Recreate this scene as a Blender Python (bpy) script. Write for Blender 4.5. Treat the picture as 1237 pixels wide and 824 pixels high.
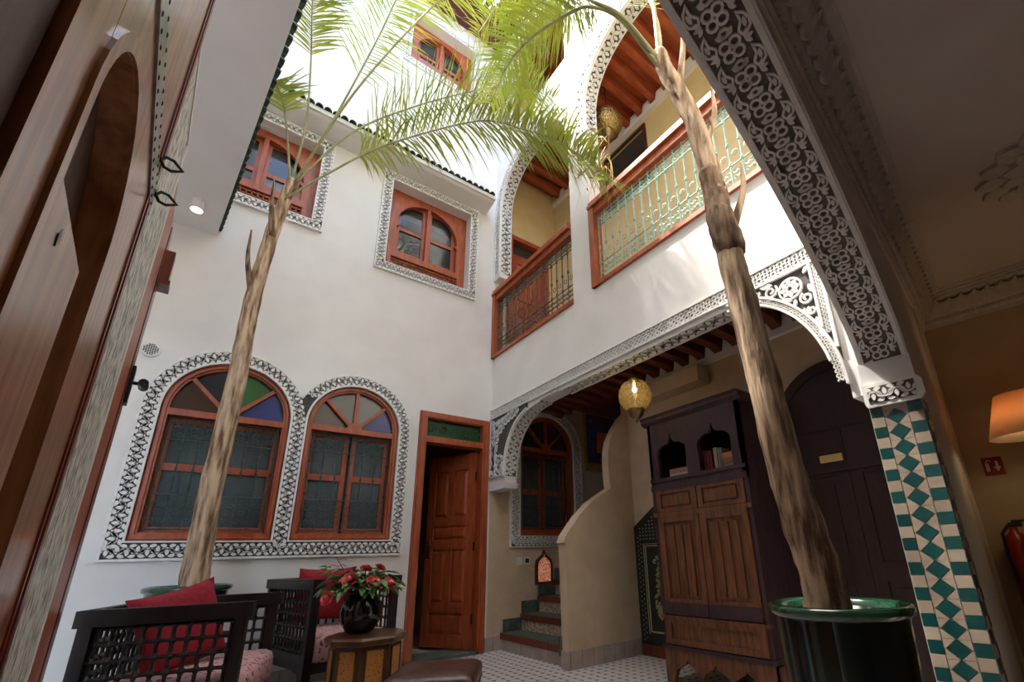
import bpy, bmesh, math, random
from mathutils import Vector, Matrix
from mathutils.geometry import tessellate_polygon
for o in list(bpy.data.objects): bpy.data.objects.remove(o)
S = bpy.context.scene
C = S.collection
PI = math.pi
random.seed(7)
sin, cos = math.sin, math.cos

# ------------------------------------------------------------------ camera, sky, sun, exposure
YB, XC, HC = 4.8, 2.6, 0.95                      # back wall plane, right wall plane, eye height
F_PX, YAW, PITCH, ROLL = 544.86, 0.678753, 0.315458, -0.03293
fw = Vector((sin(YAW)*cos(PITCH), cos(YAW)*cos(PITCH), sin(PITCH)))
r0 = Vector((cos(YAW), -sin(YAW), 0)); u0 = r0.cross(fw)
rt = cos(ROLL)*r0 + sin(ROLL)*u0; up = -sin(ROLL)*r0 + cos(ROLL)*u0
cd = bpy.data.cameras.new('camera'); cam = bpy.data.objects.new('camera', cd); C.objects.link(cam)
cam.matrix_world = Matrix(((rt.x, up.x, -fw.x, 0), (rt.y, up.y, -fw.y, 0), (rt.z, up.z, -fw.z, HC), (0, 0, 0, 1)))
cd.sensor_fit = 'HORIZONTAL'; cd.sensor_width = 36; cd.lens = F_PX/1237*36
cd.shift_x = -71.06/1237; cd.shift_y = 81.43/1237; cd.clip_start = 0.02; cd.clip_end = 200
S.camera = cam
SUN = Vector((-2.0, 2.02, 5.92)).normalized()
w = bpy.data.worlds.new('sky'); S.world = w; w.use_nodes = True
nt = w.node_tree; bg = nt.nodes['Background']
sky = nt.nodes.new('ShaderNodeTexSky'); sky.sky_type = 'NISHITA'; sky.sun_disc = False
sky.sun_elevation = math.asin(SUN.z); sky.sun_rotation = math.atan2(SUN.x, SUN.y)
sky.air_density = 1.2; sky.dust_density = 3.0; sky.ozone_density = 0.8
nt.links.new(sky.outputs[0], bg.inputs[0]); bg.inputs[1].default_value = 0.85
sd = bpy.data.lights.new('sun_offscreen', 'SUN'); so = bpy.data.objects.new('sun_offscreen', sd); C.objects.link(so)
sd.energy = 9.0; sd.angle = 0.02; sd.color = (1, .95, .86)
so.rotation_euler = SUN.to_track_quat('Z', 'Y').to_euler(); so.location = (0, 3, 14)
vs = S.view_settings; vs.view_transform = 'Standard'; vs.look = 'None'; vs.gamma = 1; vs.use_curve_mapping = False
vs.exposure = 0.8
try: S.cycles.max_bounces = 10; S.cycles.diffuse_bounces = 6; S.cycles.transparent_max_bounces = 12
except Exception: pass

# ------------------------------------------------------------------ materials
MATS = {}
def mat(name, c1, c2=None, scale=8, rough=.6, bump=0, metal=0, stretch=(1, 1, 1), trans=0, emit=None, es=0, tex='noise', coat=0, sss=0, detail=4, coord='Object', lo=.35, hi=.65, ior=None, alpha=1):
    m = bpy.data.materials.new(name); m.use_nodes = True; n = m.node_tree; b = n.nodes['Principled BSDF']
    b.inputs['Roughness'].default_value = rough; b.inputs['Metallic'].default_value = metal
    b.inputs['Base Color'].default_value = (*c1, 1)
    if trans: b.inputs['Transmission Weight'].default_value = trans
    if ior: b.inputs['IOR'].default_value = ior
    if coat: b.inputs['Coat Weight'].default_value = coat; b.inputs['Coat Roughness'].default_value = .12
    if alpha < 1: b.inputs['Alpha'].default_value = alpha
    if emit: b.inputs['Emission Color'].default_value = (*emit, 1); b.inputs['Emission Strength'].default_value = es
    if c2 or bump:
        tc = n.nodes.new('ShaderNodeTexCoord'); mp = n.nodes.new('ShaderNodeMapping'); mp.inputs['Scale'].default_value = stretch
        n.links.new(tc.outputs[coord], mp.inputs[0])
        if tex == 'voronoi':
            t = n.nodes.new('ShaderNodeTexVoronoi'); t.inputs['Scale'].default_value = scale; out = t.outputs['Distance']
        elif tex == 'wave':
            t = n.nodes.new('ShaderNodeTexWave'); t.inputs['Scale'].default_value = scale; t.inputs['Distortion'].default_value = 6; t.inputs['Detail'].default_value = 3; out = t.outputs['Fac']
        else:
            t = n.nodes.new('ShaderNodeTexNoise'); t.inputs['Scale'].default_value = scale; t.inputs['Detail'].default_value = detail; out = t.outputs['Fac']
        n.links.new(mp.outputs[0], t.inputs['Vector'])
        if c2:
            r = n.nodes.new('ShaderNodeValToRGB'); r.color_ramp.elements[0].color = (*c1, 1); r.color_ramp.elements[1].color = (*c2, 1)
            r.color_ramp.elements[0].position = lo; r.color_ramp.elements[1].position = hi
            n.links.new(out, r.inputs[0]); n.links.new(r.outputs[0], b.inputs['Base Color'])
            if emit: n.links.new(r.outputs[0], b.inputs['Emission Color'])
        if bump:
            bp = n.nodes.new('ShaderNodeBump'); bp.inputs['Strength'].default_value = bump; bp.inputs['Distance'].default_value = .02
            n.links.new(out, bp.inputs['Height']); n.links.new(bp.outputs[0], b.inputs['Normal'])
    MATS[name] = m
    return m
mat('white', (.72, .70, .67), (.77, .752, .725), 3, .85, .05)
mat('beige', (.55, .42, .28), (.65, .51, .355), 5, .6, .10, detail=8)
mat('yellow_wall', (.62, .47, .22), (.68, .53, .28), 4, .7, .05)
mat('tan_room', (.46, .36, .225), (.52, .41, .26), 4, .7, .05)
mat('carve', (.82, .80, .77), (.72, .70, .67), 30, .8, .1)
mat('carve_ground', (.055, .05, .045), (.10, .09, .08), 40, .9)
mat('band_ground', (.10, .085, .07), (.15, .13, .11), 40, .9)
mat('carve_warm', (.62, .57, .51), (.55, .50, .45), 30, .8, .1)
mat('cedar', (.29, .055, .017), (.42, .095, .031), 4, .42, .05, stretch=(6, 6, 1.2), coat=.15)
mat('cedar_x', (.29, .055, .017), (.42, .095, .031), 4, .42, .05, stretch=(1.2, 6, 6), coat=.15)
mat('brass_old', (.20, .145, .06), (.34, .25, .11), 40, .42, .2, metal=1)
mat('mahogany', (.115, .020, .008), (.20, .040, .014), 5, .35, .06, stretch=(8, 8, 1), coat=.2)
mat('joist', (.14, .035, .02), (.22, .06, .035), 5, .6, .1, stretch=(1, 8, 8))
mat('door_brown', (.23, .075, .028), (.45, .195, .085), 4, .3, .08, stretch=(9, 9, .8), coat=.4, detail=6)
mat('door_dark', (.045, .018, .012), (.085, .035, .02), 4, .45, .06, stretch=(8, 8, 1))
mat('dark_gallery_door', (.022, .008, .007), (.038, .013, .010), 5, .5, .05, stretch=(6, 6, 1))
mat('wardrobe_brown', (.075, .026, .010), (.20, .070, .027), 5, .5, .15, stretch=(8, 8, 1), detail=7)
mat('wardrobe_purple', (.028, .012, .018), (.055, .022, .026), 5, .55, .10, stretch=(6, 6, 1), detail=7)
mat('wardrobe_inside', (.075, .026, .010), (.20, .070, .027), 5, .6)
mat('black_wood', (.007, .0042, .0042), (.018, .010, .009), 6, .4, .05, stretch=(6, 6, 1))
mat('iron', (.035, .04, .04), (.06, .07, .065), 20, .5, metal=.3)
mat('black_iron', (.012, .012, .012), (.03, .028, .025), 20, .45, metal=.6)
mat('iron_green', (.030, .050, .044), (.06, .09, .078), 20, .55, metal=.1)
mat('iron_sunlit', (.16, .34, .30), (.26, .46, .41), 20, .5, metal=.1)  # lit copy of the green balustrade iron, sunshine put into the colour
mat('stud_strap', (.20, .20, .17), (.34, .34, .28), 14, .35, .1, metal=.7)
mat('tile_teal', (.004, .040, .042), (.008, .066, .062), 5, .25)
mat('tile_sand', (.30, .235, .175), (.37, .30, .23), 6, .35)
mat('grout', (.42, .37, .30), (.48, .42, .35), 20, .9)
mat('eave_tile', (.008, .03, .016), (.03, .075, .045), 12, .3, .1)
mat('floor_white', (.58, .53, .50), (.66, .61, .58), 3, .4)
mat('floor_dot', (.025, .018, .018), (.05, .035, .03), 10, .4)
mat('floor_grout', (.42, .36, .33), (.48, .41, .38), 10, .8)
mat('skirting', (.36, .29, .25), (.47, .39, .345), 6, .45, .03)
mat('zellige_strip', (.12, .15, .125), (.74, .74, .67), 55, .5, .35, stretch=(1, 1, .38), detail=6, lo=.36, hi=.56)
mat('step_green', (.05, .085, .072), (.11, .15, .125), 14, .4, .05)
mat('step_pattern', (.22, .16, .085), (.52, .44, .30), 34, .45, tex='voronoi', lo=.3, hi=.5)
mat('panel_black', (.008, .011, .011), (.018, .022, .02), 6, .4)
mat('paint_gold', (.42, .36, .13), (.34, .38, .16), 30, .6)
mat('paint_cream', (.50, .47, .30), (.42, .42, .27), 30, .6)
mat('brass', (.20, .14, .05), (.46, .34, .14), 60, .38, .5, metal=1, tex='voronoi', lo=.2, hi=.6)
mat('brass_plain', (.62, .42, .16), None, rough=.3, metal=1)
mat('glaze', (.004, .008, .007), (.010, .022, .016), 4, .12, coat=.6)
mat('glaze_rim', (.010, .05, .025), (.02, .085, .04), 10, .15, coat=.6)
mat('soil', (.03, .02, .014), (.07, .05, .03), 30, .95, .6)
mat('bark', (.13, .068, .032), (.60, .43, .275), 6, .9, 1.0, stretch=(5, 5, .7), detail=10, lo=.36, hi=.60)
mat('leaf_dry', (.55, .30, .08), (.66, .44, .14), 6, .7)
mat('bark_dark', (.055, .03, .016), (.34, .22, .13), 9, .95, 1.0, stretch=(3.5, 3.5, .8), detail=10)
mat('leaf', (.33, .43, .055), (.50, .55, .09), 3, .45)
mat('rachis', (.24, .22, .09), (.34, .33, .15), 8, .5)
mat('rose_leaf', (.07, .17, .035), (.15, .28, .075), 8, .45)
mat('bud_leaf', (.28, .40, .11), (.36, .50, .17), 8, .5)
mat('rose_pink', (.80, .07, .11), (.92, .20, .22), 20, .55)
mat('rose_red', (.42, .010, .028), (.58, .025, .05), 20, .55)
mat('vase_black', (.004, .004, .005), None, rough=.08, coat=.5)
mat('red_fabric', (.24, .006, .018), (.34, .012, .026), 40, .85, .2)
mat('pink_fabric', (.20, .03, .045), (.56, .33, .32), 34, .85, .1, tex='voronoi', lo=.26, hi=.40)
mat('leather', (.045, .016, .012), (.085, .032, .024), 16, .38, .15)
mat('table_wood', (.085, .035, .014), (.15, .065, .025), 6, .35, .05, stretch=(6, 6, 1), coat=.2)
mat('inlay', (.07, .022, .006), (.58, .25, .06), 75, .5, tex='voronoi', lo=.16, hi=.30)
mat('glass_clear', (.30, .36, .38), None, rough=.03, trans=.75, ior=1.2)
mat('glass_dark', (.34, .35, .35), None, rough=.03, trans=.9, ior=1.3)
mat('glass_sky', (.34, .36, .37), None, rough=.02, trans=.9, ior=1.45)
mat('glass_green', (.04, .22, .05), None, rough=.12, trans=.45)
mat('glass_blue', (.04, .07, .32), None, rough=.12, trans=.4)
mat('glass_amber', (.10, .055, .03), None, rough=.08, trans=.4)
mat('glass_plain', (.30, .30, .27), None, rough=.1, trans=.5)
mat('glass_door_green', (.03, .12, .04), None, rough=.15, trans=.4)
mat('curtain', (.27, .36, .40), (.36, .46, .50), 6, .9, .05)
mat('inner_plaster', (.50, .43, .35), (.56, .49, .41), 3, .9)
mat('maroon', (.085, .012, .025), (.11, .018, .032), 3, .6)
mat('room_ceiling', (.62, .55, .49), (.67, .60, .54), 2, .8, .04)
mat('room_floor', (.35, .28, .22), (.42, .34, .28), 6, .6)
mat('switch_white', (.72, .70, .64), None, rough=.4)
mat('dark_plastic', (.02, .02, .02), None, rough=.4)
mat('paper_white', (.70, .68, .62), (.62, .6, .54), 20, .8)
mat('copper_glow', (.10, .022, .010), (.85, .36, .20), 48, .4, metal=.2, emit=(1, .5, .3), es=.20, tex='voronoi', lo=.10, hi=.62)
mat('copper', (.16, .05, .025), (.25, .09, .05), 20, .4, metal=.8)
def mixed(name, first, second, fac):
    """first material mixed with a translucent or transparent lobe, for thin cloth and glass that a lamp shines through"""
    m = MATS[first].copy(); m.name = name; n = m.node_tree; b = n.nodes['Principled BSDF']; out = n.nodes['Material Output']
    q = n.nodes.new('ShaderNodeBsdfTranslucent' if second[0] == 'cloth' else 'ShaderNodeBsdfTransparent'); q.inputs['Color'].default_value = (*second[1], 1)
    x = n.nodes.new('ShaderNodeMixShader'); x.inputs[0].default_value = fac
    n.links.new(b.outputs[0], x.inputs[1]); n.links.new(q.outputs[0], x.inputs[2]); n.links.new(x.outputs[0], out.inputs['Surface'])
    MATS[name] = m
mat('shade_cloth', (.74, .56, .42), (.80, .63, .49), 30, .9)
mixed('lamp_shade', 'shade_cloth', ('cloth', (.78, .50, .32)), .6)
mat('amber_glass', (.16, .12, .045), (.30, .23, .10), 60, .22, .4, tex='voronoi', lo=.2, hi=.6, coat=.5)
mixed('lantern_glass', 'amber_glass', ('glass', (.62, .52, .30)), .42)
mat('lamp_glow', (1, .9, .6), None, emit=(1, .86, .5), es=14)
mat('extinguisher_red', (.34, .012, .010), None, rough=.3)
mat('sign_red', (.28, .014, .016), None, rough=.5)
mat('sign_white', (.66, .60, .56), None, rough=.5)
mat('art_blue', (.05, .10, .36), (.10, .17, .48), 6, .6)
mat('art_orange', (.80, .24, .08), (.88, .32, .12), 6, .6)
mat('art_night', (.10, .06, .17), (.16, .09, .22), 6, .6)
mat('art_pink', (.48, .17, .14), (.4, .12, .12), 6, .6)
mat('frame_gold', (.40, .25, .09), (.55, .36, .15), 20, .45, metal=.3)
for nm, c in (('book_cream', (.55, .47, .36)), ('book_pink', (.42, .19, .16)), ('book_red', (.20, .02, .03)), ('book_grey', (.30, .28, .25)), ('book_tan', (.30, .17, .08)), ('book_orange', (.50, .20, .08)), ('book_maroon', (.12, .012, .03))):
    mat(nm, c, tuple(x*.8 for x in c), 30, .7)

# ------------------------------------------------------------------ mesh helpers
class MB:
    def __init__(s): s.v = []; s.f = []
    def add(s, vs, fs):
        k = len(s.v); s.v += [tuple(p) for p in vs]; s.f += [tuple(i+k for i in f) for f in fs]; return s
    def box(s, x0, x1, y0, y1, z0, z1, T=None):
        vs = [(x, y, z) for z in (z0, z1) for y in (y0, y1) for x in (x0, x1)]
        if T: vs = [T(*p) for p in vs]
        return s.add(vs, [(0, 2, 3, 1), (4, 5, 7, 6), (0, 1, 5, 4), (2, 6, 7, 3), (0, 4, 6, 2), (1, 3, 7, 5)])
    def prism(s, poly, w0, w1, T, holes=(), back=True):
        loops = [list(poly)] + [list(h) for h in holes]; flat = [p for l in loops for p in l]; n = len(flat)
        vs = [T(p[0], p[1], w0) for p in flat] + [T(p[0], p[1], w1) for p in flat]
        if holes:
            tri = tessellate_polygon([[Vector((p[0], p[1], 0)) for p in l] for l in loops]); fs = [tuple(t) for t in tri]
        else:
            fs = [tuple(range(n))] if _convex(poly) else [tuple(t) for t in tessellate_polygon([[Vector((p[0], p[1], 0)) for p in poly]])]
        out = [tuple(i+n for i in f) for f in fs]
        if back: out += [tuple(reversed(f)) for f in fs]
        b = 0
        for l in loops:
            m = len(l)
            for i in range(m): j = (i+1) % m; out.append((b+i, b+j, n+b+j, n+b+i))
            b += m
        return s.add(vs, out)
    def tube(s, pts, r, n=6, cap=True, closed=False):
        pts = [Vector(p) for p in pts]; m = len(pts); rs = r if isinstance(r, (list, tuple)) else [r]*m
        vs = []; prev = None
        for i, p in enumerate(pts):
            d = (pts[(i+1) % m] - pts[i-1]) if closed else (pts[min(i+1, m-1)] - pts[max(i-1, 0)])
            if d.length < 1e-9: d = Vector((0, 0, 1))
            d.normalize()
            if prev is None: a = d.orthogonal().normalized()
            else:
                a = prev - d*prev.dot(d)
                a = a.normalized() if a.length > 1e-6 else d.orthogonal().normalized()
            prev = a; b = d.cross(a)
            for k in range(n):
                an = 2*PI*k/n; vs.append(p + (a*cos(an) + b*sin(an))*rs[i])
        fs = []
        for i in range(m if closed else m-1):
            i2 = (i+1) % m
            for k in range(n): fs.append((i*n+k, i*n+(k+1) % n, i2*n+(k+1) % n, i2*n+k))
        if cap and not closed: fs += [tuple(range(n))[::-1], tuple(range((m-1)*n, m*n))]
        return s.add(vs, fs)
    def lathe(s, prof, n=16, c=(0, 0, 0), sq=None):
        vs = []; m = len(prof)
        for r, z in prof:
            for k in range(n):
                an = 2*PI*(k+(.5 if sq else 0))/n; vs.append((c[0]+r*cos(an), c[1]+r*sin(an), c[2]+z))
        fs = [(i*n+k, i*n+(k+1) % n, (i+1)*n+(k+1) % n, (i+1)*n+k) for i in range(m-1) for k in range(n)]
        fs += [tuple(range(n))[::-1], tuple(range((m-1)*n, m*n))]
        return s.add(vs, fs)
    def ribbon(s, path, hw, w0, w1, T, closed=False):
        m = len(path); L = []; R = []
        for i, p in enumerate(path):
            a = path[(i-1) % m] if closed else path[max(i-1, 0)]; b = path[(i+1) % m] if closed else path[min(i+1, m-1)]
            dx, dy = b[0]-a[0], b[1]-a[1]; l = math.hypot(dx, dy) or 1; nx, ny = -dy/l, dx/l
            L.append((p[0]+nx*hw, p[1]+ny*hw)); R.append((p[0]-nx*hw, p[1]-ny*hw))
        vs = [T(*q, w) for i in range(m) for q, w in ((L[i], w0), (L[i], w1), (R[i], w1), (R[i], w0))]
        fs = []
        for i in range(m if closed else m-1):
            a, b = 4*i, 4*((i+1) % m)
            for k in range(4): fs.append((a+k, a+(k+1) % 4, b+(k+1) % 4, b+k))
        if not closed: fs += [(0, 1, 2, 3), tuple(4*(m-1)+k for k in (3, 2, 1, 0))]
        return s.add(vs, fs)
def _convex(p):
    n = len(p); sg = 0
    for i in range(n):
        a, b, c = p[i], p[(i+1) % n], p[(i+2) % n]
        cr = (b[0]-a[0])*(c[1]-b[1]) - (b[1]-a[1])*(c[0]-b[0])
        if abs(cr) < 1e-12: continue
        if sg and (cr > 0) != (sg > 0): return False
        sg = cr
    return True
OFF = {}
def mesh_of(mb, name, m, smooth=False, off=(0, 0, 0)):
    me = bpy.data.meshes.new(name)
    me.from_pydata([(x-off[0], y-off[1], z-off[2]) for x, y, z in mb.v], [], mb.f)
    bm = bmesh.new(); bm.from_mesh(me); bmesh.ops.recalc_face_normals(bm, faces=bm.faces); bm.to_mesh(me); bm.free()
    me.materials.append(MATS[m])
    if smooth: me.polygons.foreach_set('use_smooth', [True]*len(me.polygons))
    me.update(); return me
def build(mb, name, m, parent=None, at=None, smooth=False, kind=None, label=None):
    """one mesh object; 'at' = world base point of a top-level object; children use their parent's frame"""
    off = OFF[parent.name] if parent else (at or (0, 0, 0))
    o = bpy.data.objects.new(name, mesh_of(mb, name, m, smooth, off)); C.objects.link(o)
    if parent: o.parent = parent
    elif at: o.location = at
    OFF[o.name] = off
    if kind: o['kind'] = kind
    if label: o['label'] = label
    return o
def empty(name, loc, rz=0, world=True):
    o = bpy.data.objects.new(name, None); C.objects.link(o); o.location = loc; o.rotation_euler.z = rz; o.empty_display_size = .1
    OFF[o.name] = tuple(loc) if world else (0, 0, 0); return o
def tag(o, label, cat, group=None, kind=None):
    o['label'] = label; o['category'] = cat
    if group: o['group'] = group
    if kind: o['kind'] = kind
    return o
def inst(me, name, parent, M=None, label=None):
    o = bpy.data.objects.new(name, me); C.objects.link(o); o.parent = parent
    if M is not None: o.matrix_local = M
    OFF[o.name] = OFF.get(parent.name, (0, 0, 0)) if parent else (0, 0, 0)
    return o
def copy_tree(o, parent=None):
    c = o.copy(); C.objects.link(c); c.parent = parent; OFF[c.name] = OFF.get(o.name, (0, 0, 0))
    for ch in list(o.children): copy_tree(ch, c)
    return c
TB = lambda u, v, w: (u, YB-w, v)                 # back wall: u = x, v = z, w = out of the wall
TC = lambda u, v, w: (XC-w, u, v)                 # right wall: u = y
TX = lambda X: (lambda u, v, w: (X-w, u, v))
TY = lambda Y: (lambda u, v, w: (u, Y-w, v))
TZ = lambda Z: (lambda u, v, w: (u, v, Z+w))
TI = lambda u, v, w: (u, v, w)
AZ = math.radians(82.65)
a_ = Vector((sin(AZ), cos(AZ), 0)); t_ = Vector((cos(AZ), -sin(AZ), 0)); Q1 = Vector((2.6, .77, 0))
def TA(s, v, t):                                   # near wall: s along, v = z, t = into the room
    p = Q1 + a_*s + t_*t; return (p.x, p.y, v)
TJ = lambda u, v, w: TA(-w, v, u)                  # jamb face
D0 = Vector((-.155, 0, 0)); d_ = Vector((-.077, .997, 0)).normalized(); nd_ = Vector((.997, .077, 0)).normalized()
def TD(u, v, w):
    p = D0 + d_*u + nd_*(w-.058); return (p.x, p.y, v)   # w = .058 is the face of the leaf
def rect(x0, x1, z0, z1): return [(x0, z0), (x1, z0), (x1, z1), (x0, z1)]
def arc(cx, cz, rx, rz, a0, a1, n=16, p=2.0):
    out = []
    for i in range(n+1):
        a = math.radians(a0+(a1-a0)*i/n); c, s_ = cos(a), sin(a)
        out.append((cx+rx*math.copysign(abs(c)**(2/p), c), cz+rz*math.copysign(abs(s_)**(2/p), s_)))
    return out
def arched(x0, x1, z0, zs, rise=None, n=20, p=2.0):
    r = (x1-x0)/2; return [(x0, z0), (x1, z0)] + arc((x0+x1)/2, zs, r, rise or r, 0, 180, n, p)
def resample(path, step):
    out = [path[0]]
    for a, b in zip(path, path[1:]):
        l = math.hypot(b[0]-a[0], b[1]-a[1]); k = max(1, int(math.ceil(l/step)))
        out += [(a[0]+(b[0]-a[0])*i/k, a[1]+(b[1]-a[1])*i/k) for i in range(1, k+1)]
    return out
class Strip:
    def __init__(s, path):
        s.p = path; s.c = [0]
        for a, b in zip(path, path[1:]): s.c.append(s.c[-1]+math.hypot(b[0]-a[0], b[1]-a[1]))
        s.L = s.c[-1]; s.i = 0
    def at(s, d, t):
        d = min(max(d, 0), s.L)
        i = s.i
        if not (s.c[i] <= d <= s.c[i+1]):
            i = 0
            while i < len(s.c)-2 and s.c[i+1] < d: i += 1
            s.i = i
        a, b = s.p[i], s.p[i+1]; l = (s.c[i+1]-s.c[i]) or 1; k = (d-s.c[i])/l; dx, dy = (b[0]-a[0])/l, (b[1]-a[1])/l
        return (a[0]+(b[0]-a[0])*k-dy*t, a[1]+(b[1]-a[1])*k+dx*t)
def leafpts(ln, wd, cx, cy, ang, bend=0):
    pts = []
    for k, (u, h) in enumerate(((0, 0), (.25, .42), (.55, .5), (.8, .3), (1, 0), (.8, -.3), (.55, -.5), (.25, -.42))):
        x = u*ln; y = h*wd + bend*u*u*ln; pts.append((cx+x*cos(ang)-y*sin(ang), cy+x*sin(ang)+y*cos(ang)))
    return pts
def relief(mb, pts, w0, w1, T):
    n = len(pts); vs = [T(*p, w0) for p in pts]+[T(*p, w1) for p in pts]
    mb.add(vs, [tuple(range(n, 2*n))]+[(i, (i+1) % n, n+(i+1) % n, n+i) for i in range(n)])
def vine(mb, path, W, T, w0, w1, rep=1.2, dense=True):
    """carved arabesque scroll: wavy stem, fans of leaves, along a path of width W"""
    st = Strip(path); n = max(1, int(round(st.L/(rep*W)))); L = st.L/n
    stem = [(i*L/10, .2*W*sin(2*PI*i/10)) for i in range(n*10+1)]
    mb.ribbon([st.at(*q) for q in stem], .055*W, w0, w1, T)
    for k in range(n):
        for sg, f in ((1, .25), (-1, .75)):
            s0 = (k+f)*L
            for an in ((-1.0, 0, 1.0) if dense else (-.7, .7)):
                relief(mb, [st.at(s0+x, sg*(.12*W-y)) for x, y in leafpts(.48*W, .25*W, .17*W*an, .02*W, PI/2-an*.8)], w0, w1*1.0, T)
            for q in (-1, 1):
                relief(mb, [st.at(s0+x, sg*y) for x, y in leafpts(.46*W, .26*W, q*.04*W, .33*W, PI/2-q*1.35)], w0, w1*.9, T)
            relief(mb, [st.at(s0+.5*L*0+.34*W+.085*W*cos(a), sg*(.05*W)+.085*W*sin(a)) for a in [i*PI/3 for i in range(6)]], w0, w1, T)
def diamonds(mb, path, W, T, w0, w1, rows=2):
    """pierced lattice: crossing diagonal bars"""
    st = Strip(path); p = W/rows*1.15; n = max(1, int(round(st.L/p))); p = st.L/n
    for r in range(rows):
        for k in range(n):
            c = ((k+.5)*p, -W/2+W*(r+.5)/rows); h = W/rows/2
            for sg in (-1, 1):
                mb.ribbon([st.at(c[0]-p/2, c[1]-sg*h), st.at(*c), st.at(c[0]+p/2, c[1]+sg*h)], W*.075/rows*2, w0, w1, T)
def spiral(cx, cy, r, a0, turns, n=14, sg=1, k=.22):
    return [(cx+r*(1-(1-k)*i/n)*cos(a0+sg*turns*2*PI*i/n), cy+r*(1-(1-k)*i/n)*sin(a0+sg*turns*2*PI*i/n)) for i in range(n+1)]

# ------------------------------------------------------------------ floor
mb = MB(); mb.box(-3.2, 5.5, -3.6, 7.2, -.12, -.006)
floor = tag(build(mb, 'floor', 'floor_grout'), 'white octagonal floor tiles with small black dots', 'floor', kind='structure')
PT = .085
def oct_tile(mb, x, y, h=.0405, c=.0185):
    p = [(x-h+c, y-h), (x+h-c, y-h), (x+h, y-h+c), (x+h, y+h-c), (x+h-c, y+h), (x-h+c, y+h), (x-h, y+h-c), (x-h, y-h+c)]
    mb.prism(p, -.006, 0, TI, back=False)
def in_view(p):
    d = Vector(p)-Vector((0, 0, HC)); z = d.dot(fw)
    if z < .1: return None
    return 689.6+F_PX*d.dot(rt)/z, 493.4-F_PX*d.dot(up)/z, z
one = MB(); oct_tile(one, 0, 0); tile_me = mesh_of(one, 'tile', 'floor_white')
dots = MB(); rest = MB(); near = []
for i in range(-30, 46):
    for j in range(6, 57):
        x, y = i*PT, j*PT
        if x > 3.6 or y > 4.8: continue
        q = in_view((x, y, 0))
        if q and 478 < q[0] < 830 and 770 < q[1] < 832: near.append((q[2], x, y))
        else: oct_tile(rest, x, y)
        d = .0170; X, Y = x+PT/2, y+PT/2
        if X < 3.6 and Y < 4.78: dots.prism([(X-d, Y), (X, Y-d), (X+d, Y), (X, Y+d)], -.006, .0005, TI, back=False)
near.sort()
for k, (z, x, y) in enumerate(near):
    if k < 300: inst(tile_me, 'tile', floor, Matrix.Translation((x, y, 0)))
    else: oct_tile(rest, x, y)
build(rest, 'tile_field', 'floor_white', floor, kind='stuff'); build(dots, 'dot_inlay', 'floor_dot', floor, kind='stuff')

# ------------------------------------------------------------------ back wall
LW = [(-.44, .49, 1.15, 2.225), (.61, 1.49, 1.15, 2.25)]
UW = [(-.68, .37, 4.46, 5.48), (1.14, 2.20, 4.27, 5.48), (1.17, 2.15, 7.66, 8.62)]
holes = [arched(*q) for q in LW] + [rect(1.70, 2.56, .0005, 2.55)] + [rect(*q) for q in UW]
mb = MB(); mb.prism(rect(-3.0, 2.76, 0, 9.5), -.3, 0, TB, holes)
wall_back = tag(build(mb, 'wall_back', 'white'), 'tall white courtyard wall with arched windows and open door', 'wall', kind='structure')
GW = (3.0, 3.88, 1.19, 2.32)
mb = MB(); mb.prism(rect(2.762, 5.4, 0, 2.93), -.3, 0, TB, [arched(*GW)])
# beige return of the back wall right of the door frame, below the bracket
mb.prism(rect(2.60, 2.766, .0, 1.76), -.02, .006, TB)
tag(build(mb, 'wall_gallery_end', 'beige'), 'beige plaster wall beside the stairs with arched window', 'wall', kind='structure')
mb = MB(); mb.prism(rect(2.762, 5.4, 2.932, 9.5), -.3, 0, TB, [rect(2.80, 3.50, 3.1005, 5.47)])
tag(build(mb, 'wall_balcony_end', 'yellow_wall'), 'yellow plaster end wall of the upper gallery', 'wall', kind='structure')
# rooms behind the openings
def room_box(name, x0, x1, y0, y1, z0, z1, m, label):
    mb = MB(); t = .05
    mb.box(x0, x1, y1, y1+t, z0, z1); mb.box(x0-t, x0, y0, y1+t, z0, z1); mb.box(x1, x1+t, y0, y1+t, z0, z1)
    mb.box(x0-t, x1+t, y0, y1+t, z1, z1+t); mb.box(x0-t, x1+t, y0, y1+t, z0-t, z0)
    return tag(build(mb, name, m), label, 'wall', kind='structure')
room_box('wall_inner_room', -1.3, 4.3, YB+.302, 6.9, .002, 2.95, 'inner_plaster', 'unlit room behind the ground floor windows and open door')
room_box('wall_upper_room', -1.2, 4.3, YB+.302, 5.9, 4.0, 5.9, 'inner_plaster', 'unlit room behind the upper windows')
room_box('wall_top_room', .8, 2.6, YB+.302, 5.6, 7.4, 8.9, 'inner_plaster', 'unlit room behind the top window')
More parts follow.
